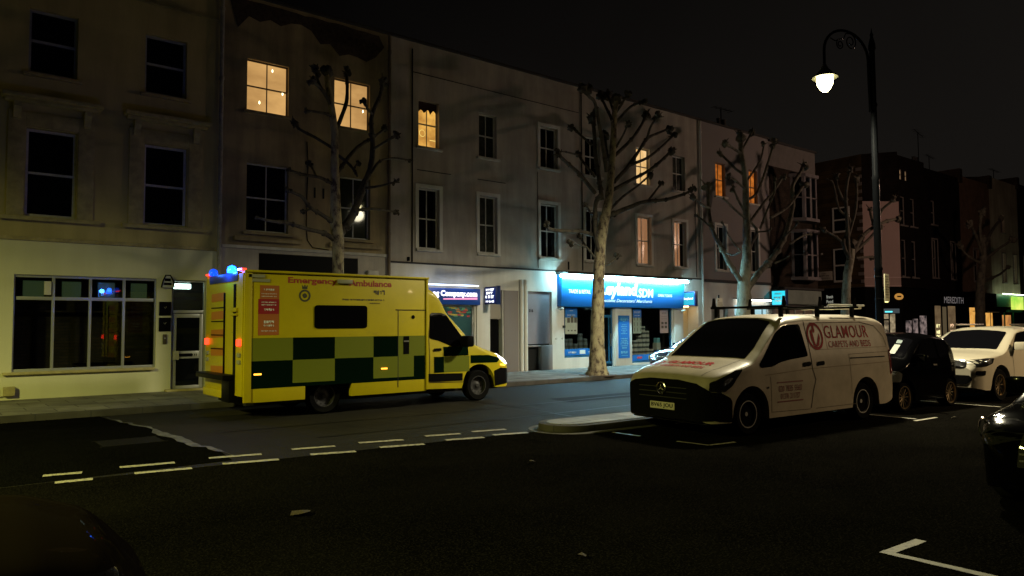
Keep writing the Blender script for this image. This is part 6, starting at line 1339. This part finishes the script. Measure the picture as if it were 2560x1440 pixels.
# dark car at the bottom left
lb = sedan(4.3, 1.45, .86, .90, (.85, 3.4), nose=.50)
lc = car('parked_car', 'dark car bonnet at the bottom left corner, mostly lost in shadow', 'car', (.98, 4.5, 0), R(176), lb, paint('brown_black_paint', (.008, .006, .004), .02, .5, spec=0), (.85, 3.4), .32, [[(1.65, .94), (2.15, 1.3), (3.2, 1.35), (3.6, .96)]], [(1.3, -.62), (1.27, 0), (1.3, .62), (1.95, .54), (2.0, 0), (1.95, -.54)], M_alloy)
for sg in (-1, 1): patch(lb, 'side', [(.16, .56), (.4, .58), (.58, .66), (.4, .68), (.16, .64)], .004, .03, sg, r=.03).build('headlight', mat('headlamp_dark', (.012, .012, .012), .08, spec=.5), lc, smooth=True); mirror(lc, 1.7, sg*.87, .92, sg, M_blk, 1)
b = MB(); X = lb.front(0, .4)-.02; b.box(X, X+.01, -.26, .26, .34, .45); b.build('number_plate', mat('plate_white2', (.62, .58, .46), .4), lc)
# ------------------------------------------------------------------ street lamps
def street_lamp(x, y, label, col, power, glow, rz=R(78), grp='street lamps along the traffic island', spot=156, blend=.55, point=False):
    root = empty('street_lamp', (x, y, .0), rz); tag(root, label, 'street lamp', grp)
    mp_ = mat('lamp_post_paint', (.0015, .0017, .002), .22, spec=.012)
    b = MB(); b.lathe([(.20, .0), (.20, .25), (.16, .3), (.155, 1.3), (.13, 1.38), (.095, 1.5), (.085, 3.0), (.10, 3.05), (.085, 3.1), (.078, 5.2), (.10, 5.26), (.075, 5.32), (.07, 7.0), (.09, 7.05), (.068, 7.1), (.064, 8.4), (.085, 8.43), (.078, 8.55), (.03, 8.75), (.045, 8.78), (.02, 8.84), (.001, 8.97)], 16)
    b.build('pole', mp_, root, smooth=True, ang=45)
    arm = 1.68; b = MB(); P = [(0, .12, 6.9), (0, .14, 7.5), (0, .15, 8.0)]; mid = (arm+.15)/2; rad = (arm-.15)/2
    for k in range(17):
        a = math.pi*k/16; P.append((0, mid-rad*math.cos(a), 8.12+.60*math.sin(a)))
    P += [(0, arm, 7.95), (0, arm, 7.78)]; b.tube(P, [.032]*len(P), 8); b.tube([(0, .12, 6.9), (0, .06, 6.9)], .05, 8)
    b.build('swan_neck', mp_, root, smooth=True)
    for cy, cz, r0, tw in ((.76, 8.48, .20, 1), (1.13, 8.36, .13, -1)):
        b = MB(); q = []
        for k in range(30):
            a = tw*(k/29*3.3*math.pi)+math.pi/2; rr = r0*(1-.72*k/29); q.append((0, cy+rr*math.cos(a), cz+rr*math.sin(a)))
        b.tube(q, .014, 5); b.build('scroll_work', mp_, root, smooth=True)
    b = MB(); b.tube([(0, .76, 8.68), (0, .92, 8.66), (0, 1.0, 8.52), (0, 1.13, 8.49), (0, 1.3, 8.42), (0, 1.46, 8.46)], .013, 5); b.build('scroll_work', mp_, root, smooth=True)
    z = 7.42
    b = MB(); b.lathe([(.035, z+.38), (.06, z+.32), (.09, z+.26), (.17, z+.17), (.19, z+.12), (.29, z+.07), (.29, z+.05), (.17, z+.06)], 20, (0, arm, 0)); b.build('lantern_hood', mat('lantern_metal', (.10, .10, .07), .4), root, smooth=True, ang=50)
    b = MB(); b.lathe([(.175, z+.06), (.185, z-.02), (.165, z-.12), (.11, z-.22), (.05, z-.28), (.001, z-.29)], 20, (0, arm, 0))
    b.build('lantern_glass', emi('lantern_%s' % glow, (col[0], col[1]*.98, col[2]*.75), 24), root, smooth=True)
    L = bpy.data.lights.new('lantern_light', 'POINT' if point else 'SPOT'); L.color = col; L.energy = power; L.shadow_soft_size = .3
    if not point: L.spot_size = R(spot); L.spot_blend = blend
    lo = bpy.data.objects.new('lantern_light', L); COL.objects.link(lo); lo.parent = root; lo.location = (0, arm, z-.40)
    return root
street_lamp(18.04, 8.25, 'tall black street lamp with a scrolled swan neck and a glowing lantern', (1, .90, .62), 4300, 'main', spot=168, blend=.5)
street_lamp(-5.4, 8.3, 'matching street lamp out of view to the left', (.95, .92, .24), 8000, 'left', spot=172, blend=.65)
street_lamp(40.2, 8.25, 'next street lamp farther along the island', (1, .66, .48), 1500, 'far', point=True)
street_lamp(26.6, -3.9, 'street lamp on the near pavement out of view to the right', (1, .72, .40), 6200, 'near', spot=164)
# parking plate on the near lamp post and a control box
pp_ = empty('parking_sign', (18.04, 8.25, 2.6)); tag(pp_, 'narrow white parking plate with dark lines fixed to the lamp post', 'parking sign')
b = MB(); b.box(.02, .26, -.13, -.11, -.33, .33); b.build('plate', mat('plate_cream', (.50, .48, .34), .5), pp_, bevel=.006)
b = MB()
for k in range(9): scribble(b, .14, -.134, .26-k*.062, .19, .028)
b.build('lettering', mat('plate_ink', (.06, .05, .05), .6), pp_)
b = MB(); b.tube([(0, 0, .25), (0, 0, .28)], .10, 12); b.tube([(0, 0, -.28), (0, 0, -.25)], .10, 12); b.build('clamp', M_black, pp_)
g = at(1797, 765, Y=16.75)
ps_ = empty('parking_sign', (g.x, 16.75, .12)); tag(ps_, 'white parking plate on a thin post on the far pavement above the van rack', 'parking sign')
b = MB(); b.tube([(0, 0, 0), (0, 0, g.z+.25)], .03, 8); b.lathe([(.035, g.z+.25), (.035, g.z+.29), (.001, g.z+.3)], 8); b.build('post', M_black, ps_)
b = MB(); b.box(-.19, .19, -.05, -.035, g.z-.15, g.z+.17); b.build('plate', mat('plate_white', (.5, .47, .4), .5, var=.2, scale=8), ps_, bevel=.006)
b = MB(); text_wall(b, 'P', -.1, -.054, g.z+.08, H=.09, bold=.03)
for k in range(4): scribble(b, .02, -.054, g.z+.0-k*.04, .28, .02)
b.build('lettering', mat('plate_ink', (.06, .05, .05), .6), ps_)
g = at(325, 1105, Z=0)
mc = MB(); mc.box(g.x-.42, g.x+.42, g.y-.30, g.y+.30, .004, .012); mc = mc.build('manhole_cover', mat('worn_iron', (.010, .0095, .009), .6, col2=(.004, .004, .004), scale=20, spec=.05), None); tag(mc, 'rectangular iron cover set in the black road left of the pale joint line', 'manhole cover')
mc = MB(); mc.box(g.x-.46, g.x+.46, g.y-.34, g.y-.305, .004, .013); mc.box(g.x-.46, g.x+.46, g.y+.305, g.y+.34, .004, .013); mc = mc.build('cover_frame', mat('worn_iron', (.03, .028, .025), .5), bpy.data.objects['manhole_cover'])
# litter
g = at(2103, 1031, Z=.0)
b = MB(); b.lump((g.x, g.y, .06), .10, 9, .35); o = b.build('litter_bag', mat('crumpled_white', (.6, .6, .58), .6), None, smooth=True); o.scale = (1, 1, 1); tag(o, 'crumpled white bag lying on the road under the van', 'litter')
for i, (u, v, lb_) in enumerate(((752, 1285, 'crumpled brown scrap on the dark road in the centre foreground'), (1455, 1393, 'small pale leaf near the bottom edge of the road'), (2385, 1046, 'small pale leaf on the road near the small black car'), (1330, 1157, 'small pale scrap on the road below the end of the dashes'))):
    g = at(u, v, Z=.012); s = .05 if i else .11
    b = MB(); pts = [(g.x+s*random.uniform(.5, 1)*math.cos(a), g.y+s*random.uniform(.5, 1)*math.sin(a), .014+random.uniform(0, .03)) for a in [k*math.pi/4 for k in range(8)]]
    b.add(pts+[(g.x, g.y, .05)], [(k, (k+1) % 8, 8) for k in range(8)]); o = b.build('litter', mat('dry_leaf', (.06, .045, .02), .8), None); tag(o, lb_, 'litter')
